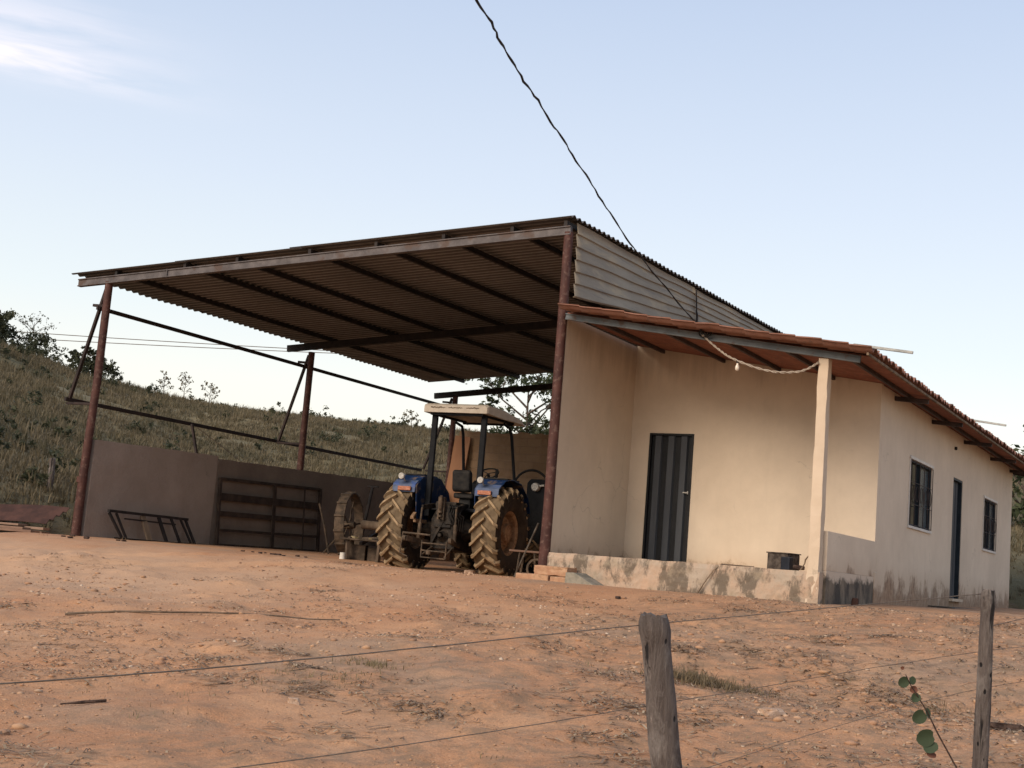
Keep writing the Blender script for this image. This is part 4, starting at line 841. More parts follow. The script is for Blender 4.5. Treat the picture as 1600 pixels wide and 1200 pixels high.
# steel gate leaning against the low wall
t = thing('steel_gate', 'dark steel cattle gate leaning on the low mauve wall', 'gate', (-9.2, 5.1, -.33), 0)
tilt = lambda y, z: (-.085 * (z / 1.4), y, z)
def gbar(b, y0, z0, y1, z1, w, h): b.bar(tilt(y0, z0), tilt(y1, z1), w, h)
b = MB(); b.bar(tilt(-1.66, .02), tilt(-1.66, 1.38), .05, .06, (0, 1, 0)); b.bar(tilt(1.7, .04), tilt(1.7, 1.45), .05, .07, (0, 1, 0)); gbar(b, -1.63, 1.36, 1.66, 1.43, .05, .06); gbar(b, -1.63, .03, 1.66, .06, .05, .05); b.build('gate_frame', M['gaterust'], t, .004)
for z, h_ in ((1.0, .15), (.66, .10), (.33, .05)):
    b = MB(); gbar(b, -1.63, z, 1.66, z + .05, .035, h_); b.build('rail', M['gaterust'], t, .004)
for y, w in ((.06, .10), (1.1, .03)):
    b = MB(); b.bar((tilt(y, .06)[0] + .03, y, .06), (tilt(y, 1.38)[0] + .03, y, 1.38), w, .02, (1, 0, 0)); b.build('upright', M['gaterust'], t, .003)
# collapsed trestle
t = thing('wooden_trestle', 'low dark trestle frame with slanting legs leaning on the near end of the mauve wall', 'trestle', (-9.12, 1.5, -.36), 0)
b = MB(); b.bar((-.05, -1.12, .52), (-.05, .98, .50), .06, .05); b.build('top_bar', M['darksteel'], t, .004)
b = MB(); b.bar((-.02, -.72, .40), (-.02, .62, .38), .04, .03); b.build('inner_bar', M['darksteel'], t, .004)
for y0, y1, w in ((-1.10, -.82, .05), (-.92, -.72, .04), (-.25, -.12, .12), (.18, .33, .07), (.52, .70, .05), (.92, 1.12, .05), (.78, 1.02, .035)):
    b = MB(); b.bar((-.05, y0, .49), (.10, y1, .0), w, .035, (1, 0, 0)); b.build('leg', M['darksteel'] if w < .1 else M['wood'], t, .004)
b = MB(); b.tube([(.06, -1.0, .015), (.12, .4, .01), (.1, 1.9, .02), (.16, 3.0, .03)], .018, 6); o = place(b.build('old_pipe', M['darksteel']), (-9.12, 1.5, -.34)); tag(o, 'thin dark pipe lying along the foot of the mauve wall', 'pipe')
# spoked iron wheel with cleats
t = thing('cleated_wheel', 'old spoked iron wheel with cleats standing left of the tractor', 'wheel', (-7.08, 5.0, -.36), R_(6)); t.rotation_euler = (0, R_(-3), R_(17))
R = .655; b = MB(); b.lathe([(R, -.10), (R, .10), (R - .028, .10), (R - .028, -.10)], 48, 'X', (0, 0, R + .02), closed=True); b.build('rim', M['dustiron'], t, smooth=40)
for i in range(14):
    a = i * 2 * math.pi / 14 + .2; c = Vector((0, R * math.cos(a), R + .02 + R * math.sin(a))); d = Vector((0, math.cos(a), math.sin(a))); b = MB(); b.bar(c + Vector((-.11, 0, 0)) + d * .012, c + Vector((.11, 0, 0)) + d * .012, .05, .03, d); b.build('cleat', M['dustiron'], t, .004)
b = MB(); b.lathe([(.0, -.12), (.07, -.12), (.08, 0), (.07, .12), (0, .12)], 16, 'X', (0, 0, R + .02)); b.build('hub', M['dustiron'], t, smooth=40)
for i in range(8):
    a = i * math.pi / 4 + .1; b = MB(); b.bar((.02 * (-1) ** i, .06 * math.cos(a), R + .02 + .06 * math.sin(a)), (.06 * (-1) ** i, (R - .02) * math.cos(a), R + .02 + (R - .02) * math.sin(a)), .035, .014, (1, 0, 0)); b.build('spoke', M['dustiron'], t)
# old implement behind the bench
t = thing('farm_implement', 'dark old implement with a pale roller behind the workbench', 'implement', (-7.2, 6.0, -.35), R_(4))
b = MB(); b.tube([(.25, -.9, .70), (1.5, -.75, .66)], .085, 16); b.build('roller', M['wood'], t, smooth=50)
b = MB(); b.bar((-.3, 0, .35), (1.9, .1, .35), .1, .12); b.bar((-.2, .5, .8), (1.7, .5, .8), .08, .1); b.bar((.2, -.8, .3), (.2, .6, .85), .07, .08); b.bar((1.5, -.8, .3), (1.5, .6, .85), .07, .08); b.build('frame', M['darksteel'], t, .006)
b = MB(); b.tube([(-.3, 0, .3), (-.3, .3, 1.52)], .035, 8); b.bar((-.42, .3, 1.55), (-.16, .3, 1.55), .04, .035); b.build('lever', M['darksteel'], t)
b = MB(); b.lathe([(.0, -.015), (.28, .0), (.0, .02)], 24, 'X', (.75, .1, .55)); b.build('coulter_disc', M['darksteel'], t, smooth=30)
b = MB(); b.prism([(.4, .85), (1.2, .85), (1.3, 1.35), (.3, 1.35)], .2, .7, 'Y'); b.build('hopper', M['darkblue'], t, .015)
b = MB(); b.lathe([(0, -.05), (.07, -.03), (.07, .03), (0, .05)], 14, 'X', (1.42, .0, .92)); b.build('red_cap', M['redlens'], t)
# rough workbench with scraps on it
t = thing('workbench', 'low rough wooden bench heaped with scraps left of the tractor', 'bench', (-5.95, 4.0, -.42), R_(25))
b = MB()
for i in range(4): b.box((-.44 + random.uniform(-.03, .03), -.32 + i * .17, .42), (.42 + random.uniform(-.03, .05), -.17 + i * .17, .455))
b.build('bench_top', M['wooddark'], t, .006)
for x, y in ((-.33, -.24), (.30, -.26), (-.33, .26), (.33, .26)):
    b = MB(); b.bar((x, y, .42), (x + random.uniform(-.06, .06), y + random.uniform(-.03, .03), .0), .07, .07); b.build('leg', M['wooddark'], t, .005)
b = MB(); b.box((-.30, -.10, .02), (.0, .22, .34)); b.box((.04, -.05, .02), (.26, .2, .30)); b.build('lower_crate', M['wooddark'], t, .01)
random.seed(3)
SCR = ('straw coloured scrap at the left end of the workbench', 'grey iron scrap at the left front of the workbench', 'straw coloured scrap in the middle of the workbench heap', 'grey iron scrap in the middle of the workbench heap', 'straw coloured scrap at the right end of the workbench', 'grey iron scrap near the tyre on the workbench')
for i in range(6):
    b = MB(); x, y = -6.22 + .11 * i, 4.0 + random.uniform(-.2, .2); a = random.uniform(0, 3); l = random.uniform(.08, .22)
    b.bar((x - l * math.cos(a), y - l * math.sin(a), .047), (x + l * math.cos(a), y + l * math.sin(a), .055 + random.uniform(0, .05)), random.uniform(.03, .07), random.uniform(.02, .05)); o = b.build('scrap_piece', M['straw' if i % 2 else 'dustiron'], None, .004); tag(o, SCR[i], 'scrap', 'scraps on the workbench')
t = thing('white_bucket', 'small dirty white pot on the ground before the workbench', 'pot', (-6.22, 3.62, -.415))
b = MB(); b.lathe([(.001, 0), (.065, 0), (.05, .15), (.044, .15), (.058, .01), (.001, .01)], 20, 'Z'); b.build('body', M['white'], t, smooth=40)
b = MB(); b.lathe([(.05, .15), (.056, .155), (.05, .165), (.044, .155)], 20, 'Z', closed=True); b.build('lip', M['white'], t)
for p, q, r, lb in (((-8.45, 5.7, .74), (-8.0, 5.6, -.33), .022, 'pale straight pole leaning between the gate and the iron wheel'), ((-7.72, 5.75, .33), (-8.15, 5.6, -.3), .02, 'short pole crossing the pale pole beside the iron wheel'), ((-8.1, 6.6, .9), (-8.0, 6.3, -.3), .018, 'thin dark upright pole in the shade behind the iron wheel')):
    b = MB(); pm = (Vector(p) + Vector(q)) / 2 + Vector((.02, 0, .01)); b.tube([p, pm, q], r, 7); o = b.build('leaning_pole', M['dustiron']); tag(o, lb, 'pole', 'poles leaning by the iron wheel')
b = MB(); b.box((-.235, -.012, 0), (.235, .012, 3.34)); o = place(b.build('leaning_board', M['board'], None, .003), (-9.27, 12.15, -.32), (R_(-4.5), R_(3.4), 0)); tag(o, 'tall orange board standing against the rear block wall', 'board')
# tank with a hose beyond the tractor
M['tankm'] = simple('black_plastic_tank', (.006, .007, .009), (.011, .012, .014), 5, .8)
t = thing('liquid_tank', 'blue black upright tank with white cap and arching hose right of the tractor', 'tank', (-3.10, 5.75, -.40), R_(6))
b = MB(); b.prism([(-.27, .12), (-.27, 1.78), (-.20, 1.86), (.20, 1.86), (.27, 1.78), (.27, .12)], -.26, .26, 'Y'); b.build('body', M['tankm'], t, .03)
b = MB(); b.lathe([(0, -.36), (.07, -.36), (.085, -.34), (.085, -.26)], 18, 'Y', (-.06, 0, 1.70)); b.tube([(-.02, -.30, 1.72), (.12, -.31, 1.74)], .025, 8); b.build('cap', M['lamp'], t, smooth=40)
b = MB(); b.tube([(-.62 - 0 * k, -.1, 1.55) if k == 0 else (-.24 - .38 * math.cos(math.pi * k / 16), -.1, 1.66 + .38 * math.sin(math.pi * k / 16)) for k in range(17)], .024, 8); b.tube([(-.62, -.1, 1.55), (-.55, -.1, 1.2), (-.26, -.1, 1.0)], .024, 8); b.build('hose', M['black'], t, smooth=60)
b = MB(); b.box((-.25, -.24, 0), (.25, .24, .118)); b.build('stand', M['darksteel'], t, .006)
# clutter at the foot of the tall post
t = thing('small_stool', 'little rusty stool with a pale top beside the tall red post', 'stool', (-.84, 1.0, -.44), R_(10))
b = MB(); b.box((-.25, -.14, .42), (.24, .14, .45)); b.build('stool_top', M['planks'], t, .006)
for x, y, x2 in ((-.08, -.11, -.12), (.16, -.11, .20), (-.08, .11, -.12), (.16, .11, .20)):
    b = MB(); b.tube([(x, y, .42), (x2, y, 0)], .014, 6); b.build('leg', M['dustiron'], t)
b = MB(); b.lathe([(.13, -.02), (.16, -.02), (.16, .02), (.13, .02)], 24, 'Y', (0, 0, .16), closed=True); o = place(b.build('iron_ring', M['dustiron'], None, smooth=40), (-.52, .75, -.42), (0, 0, .3)); tag(o, 'iron ring propped behind the orange blocks by the tall post', 'ring')
for p, q, r, mt, lb in (((-.60, .85, .44), (-.98, .9, -.42), .016, 'plow', 'long iron rod slanting from the tall post to the ground over the stool'), ((-.47, .8, .50), (-.5, .95, -.40), .02, 'bluegrey', 'upright bluish rod standing tight beside the tall post')):
    b = MB(); b.tube([p, q], r, 8); o = b.build('iron_rod', M[mt]); tag(o, lb, 'rod', 'rods by the tall post')
def rock(name, loc, size, mat, label, cat, seed, group=None, flat=(1, 1, 1), sub=3):
    bm = bmesh.new(); bmesh.ops.create_icosphere(bm, subdivisions=sub, radius=1)
    for v in bm.verts:
        n = mnoise.noise(v.co * 1.3 + Vector((seed, 0, 0))) * .55 + mnoise.noise(v.co * 3.4 + Vector((0, seed, 0))) * .2; c = v.co * (1 + n)
        for ax, lim in ((0, .8), (1, .8), (2, .62)): c[ax] = max(-lim, min(lim, c[ax]))
        v.co = Vector((c.x * size * flat[0], c.y * size * flat[1], c.z * size * flat[2]))
    me = bpy.data.meshes.new(name); bm.to_mesh(me); bm.free(); me.materials.append(M[mat]); o = bpy.data.objects.new(name, me); COL.objects.link(o); o.location = loc; o.rotation_euler = (0, 0, seed); auto_smooth(o, 28); return tag(o, label, cat, group)
def block(name, a, b_, rz, mat, label, cat, seed, bev=.012):
    c = (Vector(a) + Vector(b_)) / 2; hsz = (Vector(b_) - Vector(a)) / 2; bm = bmesh.new(); bmesh.ops.create_cube(bm, size=2); bmesh.ops.subdivide_edges(bm, edges=bm.edges, cuts=5, use_grid_fill=True)
    for v in bm.verts:
        n = Vector([mnoise.noise(Vector((v.co.x * 2 + i * 7, v.co.y * 2 + seed, v.co.z * 2))) for i in range(3)]) * .016; v.co = Vector((v.co.x * hsz.x, v.co.y * hsz.y, v.co.z * hsz.z)) + n
    me = bpy.data.meshes.new(name); bm.to_mesh(me); bm.free(); me.materials.append(M[mat]); o = bpy.data.objects.new(name, me); COL.objects.link(o); o.location = c; o.rotation_euler = (0, 0, rz); m_ = o.modifiers.new('bevel', 'BEVEL'); m_.width = bev; m_.segments = 2; m_.limit_method = 'ANGLE'; auto_smooth(o, 30); return tag(o, label, cat)
block('clay_block', (-.24, -.42, -.50), (.28, -.10, -.335), .02, 'brick', 'lower orange clay block on the ground beside the tall red post', 'block', 1)
block('clay_block', (.02, -.36, -.332), (.56, -.06, -.205), -.03, 'brick', 'upper orange clay block lying against the porch slab', 'block', 4)
block('clay_block', (.30, -.40, -.52), (.70, -.10, -.345), .05, 'brick', 'broken orange block half buried under the upper clay block', 'block', 9)
b = MB(); b.prism([(0, .0), (0, .20), (.14, .21), (.58, .02), (.58, .0)], -.18, .16, 'Y'); o = place(b.build('concrete_wedge', M['cement'], None, .01), (.62, -.36, -.47), (0, R_(2), R_(-4))); tag(o, 'grey broken concrete wedge leaning at the foot of the porch slab', 'rubble')
rock('pale_rock', (-2.16, 1.55, -.43), .12, 'stone', 'pale rounded rock in front of the right rear tractor tyre', 'rock', 2.2, None, (1.6, .9, .8))
rock('grey_stone', (-1.0, .55, -.46), .09, 'cement', 'dark grey stone left of the orange clay blocks', 'stone', 5.1, None, (1.3, .9, .6))

# ------------------------------------------------------------------ porch things
t = thing('sheet_metal_box', 'sooty dark sheet metal box standing on the porch slab', 'box', (3.02, 1.75, .005), R_(-14))
b = MB(); b.box((-.17, -.17, .012), (.17, .17, .245)); b.build('body', M['stovem'], t, .008)
b = MB(); b.box((-.185, -.185, .246), (.185, .185, .262)); b.build('lid', M['stovem'], t, .003)
b = MB(); b.box((-.18, -.2, 0), (.18, .18, .011)); b.build('base_plate', M['darksteel'], t)
t = thing('blue_can', 'blue square can beside the sooty box on the porch', 'can', (3.185, 1.40, .005), R_(-14))
b = MB(); b.box((-.075, -.06, 0), (.075, .06, .20)); b.build('body', M['bluecan'], t, .02)
b = MB(); b.lathe([(0, .215), (.02, .215), (.02, .20)], 12, 'Z', (.03, 0, 0)); b.build('can_cap', M['black'], t)
b = MB(); b.tube([(-.08, 0, .03), (.0, .01, .032), (.07, .0, .03)], [.03, .034, .026], 9); o = place(b.build('charred_log', M['bark'], None, smooth=40), (3.76, -.0 + .08, .01), (0, 0, .2)); tag(o, 'short charred log lying by the porch column', 'log')
b = MB(); b.tube([(0, 0, 0), (.05, .01, .09), (.06, .0, .14), (.10, .01, .2), (.095, .01, .26)], [.01, .008, .012, .009, .006], 6); o = place(b.build('crooked_stick', M['wood']), (3.80, .02, .01)); tag(o, 'crooked little stick propped against the porch column', 'stick')
b = MB(); b.tube([(2.30, -.10, -.47), (2.42, -.08, -.40), (2.50, -.075, -.26), (2.62, -.07, -.08), (2.70, .02, .012), (2.85, .25, .012), (3.05, .35, .012)], .009, 6); o = b.build('frayed_string', M['wood'], None, smooth=60); tag(o, 'thin cord hanging over the stained front of the porch slab', 'cord')
rock('rusty_scrap', (4.30, .95, -.36), .06, 'rust', 'rusty scrap on the ground against the blackened plinth', 'scrap', 3.3, None, (1, .6, 1.6), 2)

# ------------------------------------------------------------------ power cable, bulb flex
def wob(pts, amp, n=10, seed=0):
    out_ = []; P = [Vector(p) for p in pts]
    for i in range(len(P) - 1):
        a = P[max(0, i - 1)]; b_ = P[i]; c = P[i + 1]; d = P[min(len(P) - 1, i + 2)]
        for k in range(n):
            t = k / n; q = .5 * ((2 * b_) + (-a + c) * t + (2 * a - 5 * b_ + 4 * c - d) * t * t + (-a + 3 * b_ - 3 * c + d) * t ** 3); s = (i * n + k) * 1.1 + seed
            out_.append(q + Vector((mnoise.noise(Vector((s * .9, seed, 0))), 0, mnoise.noise(Vector((s * .9, seed, 5))))) * amp)
    out_.append(P[-1]); return out_
t = thing('power_cable', 'black twisted power cable dropping across the sky to the porch roof', 'cable', (0, 0, 0))
cp = [(5.4, -19.6, 5.35), (4.8, -15.0, 4.45), (4.15, -10.9, 4.05), (3.75, -9.16, 4.09), (3.26, -7.72, 4.2), (2.88, -6.2, 4.19), (2.43, -4.36, 4.16), (2.07, -2.33, 3.95), (1.97, -.73, 3.68), (2.29, -.13, 3.2)]
w1 = wob(cp, .013, 12); w2 = [p + Vector((.011 * math.cos(i * .8), 0, .011 * math.sin(i * .8))) for i, p in enumerate(w1)]
b = MB(); b.tube(w1, .0075, 6); b.build('strand', M['cable'], t, smooth=60); b = MB(); b.tube(w2, .0065, 6); b.build('strand', M['cable'], t, smooth=60)
b = MB(); b.tube([(2.29 + .06 * math.cos(a) - .03 + a * .006, -.12 + .02 * math.sin(a * 2), 3.19 + .045 * math.sin(a)) for a in np.linspace(0, 14, 40)], .010, 6); o = b.build('cable_tie', M['cable'], t, smooth=60)
up_ = thing('utility_pole', 'tall wooden pole carrying the far end of the twisted power cable', 'pole', (5.4, -19.75, -2.0))
b = MB(); b.tube([(0, 0, -.3), (.02, 0, 3.5), (.0, 0, 7.6)], [.13, .115, .10], 14); b.build('shaft', M['fpost'], up_, smooth=50)
b = MB(); b.tube([(0, .1, 7.35), (0, .16, 7.35)], .035, 10); b.build('insulator', M['white'], up_)
t = thing('bulb_flex', 'pale twisted flex with a bare bulb sagging from the cable to the column top', 'cable', (0, 0, 0))
fp = wob([(2.26, -.11, 3.18), (2.50, -.10, 2.98), (2.75, -.10, 2.83), (3.24, -.10, 2.67), (3.68, -.10, 2.66), (3.93, -.06, 2.79)], .006, 12)
for ph in (0, math.pi): 
    b = MB(); b.tube([p + Vector((0, .011 * math.cos(i * 1.1 + ph), .011 * math.sin(i * 1.1 + ph))) for i, p in enumerate(fp)], .009, 6); b.build('strand', M['rope'], t, smooth=60)
b = MB(); b.tube([(2.79, -.10, 2.83), (2.80, -.10, 2.775)], .014, 8); b.build('bulb_socket', M['black'], t)
b = MB(); b.lathe([(.0, 2.665), (.022, 2.675), (.032, 2.70), (.028, 2.73), (.016, 2.755), (.014, 2.775)], 16, 'Z', (2.80, -.10, 0)); b.build('bulb', M['bulb'], t, smooth=60)

# ------------------------------------------------------------------ pile at the left edge
t0 = (-12.6, .9, -.36)
random.seed(12)
for i, (x0, x1, y, z, w, h_) in enumerate(((-14.9, -10.95, .35, -.335, .22, .05), (-14.6, -11.0, .62, -.335, .20, .05), (-14.9, -11.2, .42, -.28, .2, .045), (-14.7, -10.98, .66, -.275, .16, .05), (-14.8, -11.5, .5, -.225, .24, .04))):
    b = MB(); b.bar((x0, y, z), (x1, y + random.uniform(-.05, .08), z + random.uniform(-.015, .015)), w, h_); o = b.build('plank', M['planks'], None, .006); tag(o, ('bottom plank of the near row in the stack left of the shed', 'bottom plank of the far row in the stack left of the shed', 'middle plank of the near row in the stack left of the shed', 'upper plank of the far row in the stack left of the shed', 'topmost wide plank of the stack left of the shed')[i], 'plank', 'planks stacked left of the shed')
def rustsheet():
    V = []; n = 60; th = .006
    for i in range(n + 1):
        x = -14.9 + 3.75 * i / n
        for j in range(17):
            v = j / 16; V.append((x + .5 * v * (.3 + .0), 1.35 - .75 * v + .0, .17 - .34 * v + .028 * math.sin(v * 16 * 1.57) + .02 * math.sin(x * 2)))
    F = [(i * 17 + j, (i + 1) * 17 + j, (i + 1) * 17 + j + 1, i * 17 + j + 1) for i in range(n) for j in range(16)]; b = MB(); b.add(V, F); o = b.build('rusty_sheet', M['rust']); m_ = o.modifiers.new('thick', 'SOLIDIFY'); m_.thickness = .008; return o
tag(rustsheet(), 'dark red rusty corrugated sheet propped on the stacked planks', 'metal sheet')
def fence_post(name, base, top, r0, r1, label, seed, group, mat='fpost', n=60, holes=True, parent_cat='fence post'):
    base, top = Vector(base), Vector(top); d = top - base; m_ = 40; V = []; k = 22
    for i in range(m_ + 1):
        t = i / m_; r = r0 + (r1 - r0) * t; c = base + d * t + Vector((mnoise.noise(Vector((t * 2.5, seed, 0))) * .018, mnoise.noise(Vector((t * 2.5, seed, 4))) * .018, 0))
        r *= 1 + .07 * math.exp(-((t - .955) / .03) ** 2) - .04 * math.exp(-((t - .88) / .05) ** 2)
        if i >= m_ - 1: r *= .86 if i == m_ else .97
        for j in range(k):
            a = 2 * math.pi * j / k; nn = mnoise.noise(Vector((math.cos(a) * 1.2, math.sin(a) * 1.2, t * 2.2 + seed))) * .16 + mnoise.noise(Vector((math.cos(a) * 5, math.sin(a) * 5, t * 1.2 + seed))) * .11 + mnoise.noise(Vector((math.cos(a) * 3, math.sin(a) * 3, t * 14 + seed))) * .05
            V.append(tuple(c + Vector((math.cos(a), math.sin(a), 0)) * r * (1 + nn) + Vector((0, 0, (mnoise.noise(Vector((math.cos(a) * 2, math.sin(a) * 2, seed))) * r * .35 if i == m_ else 0)))))
    V.append(tuple(top + Vector((0, 0, -.012)))); F = []
    for i in range(m_):
        for j in range(k): F.append((i * k + j, i * k + (j + 1) % k, (i + 1) * k + (j + 1) % k, (i + 1) * k + j))
    for j in range(k): F.append((m_ * k + j, m_ * k + (j + 1) % k, len(V) - 1))
    V = [tuple(Vector(v) - base) for v in V]; b = MB(); b.add(V, F); o = b.build(name, M[mat], None, smooth=45); o.location = base; return tag(o, label, parent_cat, group)
FG = 'rough posts of the wire fence'
fence_post('fence_post', (6.915, -11.81, -1.75), (6.745, -12.0, -.41), .070, .067, 'thick weathered fence post in the foreground, leaning left', 1.3, FG)
fence_post('fence_post', (7.79, -9.79, -1.55), (7.82, -9.94, -.165), .044, .037, 'slim grey fence post at the right edge before the house', 6.1, FG)
fence_post('fence_post', (8.95, -7.0, -1.4), (8.97, -7.0, .22), .05, .045, 'fence post up the slope, right of the slim grey one', 9.7, FG)
fence_post('fence_post', (-14.4, 3.75, -.3), (-14.4, 3.70, 1.31), .075, .06, 'lone grey post standing beyond the planks left of the shed', 4.4, FG)
def strand(pts, r, label):
    b = MB(); b.tube(wob(pts, .003, 14), r, 5); o = b.build('fence_wire', M['wirem'], None, smooth=60); tag(o, label, 'wire', 'strands of the wire fence')
strand([(5.2, -17.5, -.75), (6.22, -15.25, -.66), (6.715, -11.92, -.452), (7.80, -9.88, -.185)], .0024, 'topmost wire of the fence, crossing the yard below the thick post top')
strand([(5.4, -18.5, -1.1), (6.52, -14.5, -.885), (6.76, -11.78, -.80), (7.78, -9.80, -.50), (8.93, -6.95, -.25)], .0018, 'second wire of the fence, halfway up the thick post')
strand([(6.80, -11.72, -1.13), (7.78, -9.78, -.70), (8.93, -6.95, -.50)], .0016, 'lowest wire of the fence, running out near the ground')
strand([(7.83, -9.90, -.36), (8.94, -6.97, .13)], .0022, 'steep wire rising right from the slim grey post')

# sapling with round leaves
t = thing('sapling', 'young sapling with round green leaves left of the slim fence post', 'sapling', (7.86, -10.65, -1.28))
sp = [Vector((.04, .02, -.05)), Vector((-.02, -.03, .22)), Vector((-.115, -.10, .40)), Vector((-.16, -.14, .50)), Vector((-.225, -.22, .62)), Vector((-.245, -.25, .67))]
b = MB(); b.tube(sp, [.005, .0045, .004, .0035, .0025, .002], 7); b.build('stem', M['bark'], t, smooth=60)
def leaf(parent, c, r, tilt_, face, mat='sapleaf', name='leaf'):
    c = Vector(c); V = []; F = []; n = 14; nrm = Vector(face).normalized(); e1 = nrm.cross(Vector((0, 0, 1))).normalized(); e2 = nrm.cross(e1); e1, e2 = e1 * math.cos(tilt_) + e2 * math.sin(tilt_), -e1 * math.sin(tilt_) + e2 * math.cos(tilt_)
    V.append(tuple(c)); 
    for k, rr in ((1, .55), (2, 1.0)):
        for j in range(n):
            a = 2 * math.pi * j / n; q = r * rr * (1 - .10 * abs(math.sin(a)) + .06 * math.cos(a) - .22 * math.exp(-((a - math.pi) / .3) ** 2) + .07 * mnoise.noise(Vector((math.cos(a) * 2, math.sin(a) * 2, c.x * 50)))); V.append(tuple(c + e1 * q * math.cos(a) + e2 * q * math.sin(a) + nrm * (rr * rr * r * .22 * abs(math.sin(a)))))
    for j in range(n): F.append((0, 1 + j, 1 + (j + 1) % n)); F.append((1 + j, 1 + n + j, 1 + n + (j + 1) % n, 1 + (j + 1) % n))
    b = MB(); b.add(V, F); return b.build(name, M[mat], parent, smooth=60)
fc = (.48, -.80, -.1)
for c, r, tl_, f_, mt in (((-.165, -.115, .375), .048, .3, fc, 'sapleaf'), ((-.145, -.105, .335), .040, 1.0, (.3, -.8, .5), 'sapleaf'), ((-.140, -.10, .30), .028, .2, (.6, -.6, .5), 'sapred'), ((-.190, -.16, .475), .038, .7, fc, 'sapleaf'), ((-.16, -.14, .495), .026, 1.9, (.9, -.3, .3), 'sapleaf'), ((-.205, -.19, .565), .026, .9, (.5, -.8, .1), 'sapleaf'), ((-.215, -.19, .60), .020, .4, (.3, -.9, .2), 'sapred'), ((-.255, -.235, .635), .030, .6, fc, 'sapleaf'), ((-.222, -.215, .645), .022, 2.0, (.7, -.6, .1), 'sapleaf'), ((-.26, -.255, .70), .010, 0, fc, 'sapred')):
    leaf(t, c, r, tl_, f_, mt)

# ------------------------------------------------------------------ trees, plants on the crest, wires
tree('leafy_tree', (-13.9, 24.3, .8), 6.6, 2.0, 'open crowned tree rising behind the rear block wall', 21, 5200, .085, .62, 'tree', 'leaf', 17, .8, .30, .10, (.3, 0))
tree('leafy_tree', (2.75, 27.0, .2), 5.3, 1.8, 'tree showing at the right edge beyond the house corner', 5, 2200, .12, .9, 'tree', 'leaf', 9, .8, .3, .12)
tree('dense_tree', (-50.6, 30.8, float(hz(-50.6, 30.8)) - .5), 2.1, 1.5, 'dense dark tree on the crest at the left edge of the hill', 8, 3000, .12, 1.1, 'tree', 'leafdark', 9, .8, .15, .12)
tree('round_shrub', (-47.2, 34.8, float(hz(-47.2, 34.8)) - .2), 1.6, .9, 'lower dark shrub on the crest just right of the dense tree', 15, 1100, .11, .9, 'shrub', 'leafdark', 6, .7, .2, .06)
for i, (x, y, h_, r_, lb) in enumerate(((-49.0, 32.6, 1.5, 1.0, 'broad low bush on the crest right against the dense dark tree'), (-46.2, 35.2, 1.2, .8, 'low spreading bush on the crest farthest right of the dark group'), (-50.0, 29.6, 1.4, 1.2, 'bushy shrub just below the dense dark tree at the left edge'))):
    tree('low_bush', (x, y, float(hz(x, y)) - .3), h_, r_, lb, 90 + i, 1500, .09, 1.2, 'bush', 'leafdark', 7, .65, .15, .05, group='bushes on the crest at the left edge')
tree('bare_tree', (-50.5, 34.0, float(hz(-50.5, 34.0)) - .3), 3.0, 1.0, 'thin nearly bare tree standing up behind the dense crest tree', 31, 260, .06, .8, 'tree', 'leafdark', 12, .9, .3, .05)
for i, (x, y, h_, lb) in enumerate(((-41.0, 36.2, 1.6, 'spindly plant on the hill crest, tallest between the front posts'), (-41.9, 35.6, 1.3, 'spindly plant on the crest left of the tallest one'), (-39.9, 37.0, 1.2, 'short spindly plant on the crest right of the tallest one'), (-34.5, 48.5, 1.1, 'small spindly plant on the crest close to the tractor canopy'))):
    tree('spindly_plant', (x, y, float(hz(x, y)) - .2), h_ + .3, .42, lb, 60 + i, 80, .05, .6, 'plant', 'grass', 8, .9, .35, .028, group='spindly plants on the crest')
for k, dz in enumerate((0, -.42)):
    a, c = Vector((-65.76, 48.21, 13.26 + dz)), Vector((-50.75, 56.57, 13.61 + dz * .5)); d = c - a; b = MB(); b.tube([a + d * u + Vector((0, 0, .12 * (u - .5) ** 2)) for u in np.linspace(-1.5, 3, 20)], .028, 5); o = b.build('power_line', M['wirem']); tag(o, ('upper' if k == 0 else 'lower') + ' of two thin power lines crossing the sky over the hill', 'power line', 'distant power lines')

# ------------------------------------------------------------------ loose stuff on the yard
def yard(n, rmin=6.0, rmax=20.5, pw=1.):
    r = rmin + (rmax - rmin) * rng.random(n) ** pw; a = -.93 + .93 * rng.random(n) + .03
    x = CAM.x + r * np.sin(a); y = CAM.y + r * np.cos(a); k = (y < -.55) & ~((x > 3.9) & (y > -.2)); return x[k], y[k]
def pebbles(n, s0, s1, name, mat, label, cat, thr=None):
    x, y = yard(n)
    if thr is not None: k = fbm(x, y, 1.8, 3) > thr; x, y = x[k], y[k]
    m = len(x); s = s0 + (s1 - s0) * rng.random(m) ** 6
    bm = bmesh.new(); bmesh.ops.create_icosphere(bm, subdivisions=1, radius=1); B = np.array([v.co[:] for v in bm.verts]); Fb = np.array([[v.index for v in f.verts] for f in bm.faces]); bm.free()
    j = 1 + (rng.random((m, len(B), 1)) - .5) * .6; sc = np.stack([.8 + .7 * rng.random(m), .8 + .5 * rng.random(m), .35 + .35 * rng.random(m)], 1)
    V = B[None] * j * sc[:, None, :] * s[:, None, None]; a = rng.random(m) * 6.28; ca, sa = np.cos(a)[:, None], np.sin(a)[:, None]; vx = V[..., 0] * ca - V[..., 1] * sa; vy = V[..., 0] * sa + V[..., 1] * ca
    V = np.stack([vx + x[:, None], vy + y[:, None], V[..., 2] + (gz(x, y) + s * .12)[:, None]], -1).reshape(-1, 3)
    F = (Fb[None] + (np.arange(m) * len(B))[:, None, None]).reshape(-1, 3); o = npmesh(name, V, F, mat, 3); return tag(o, label, cat, kind='stuff')
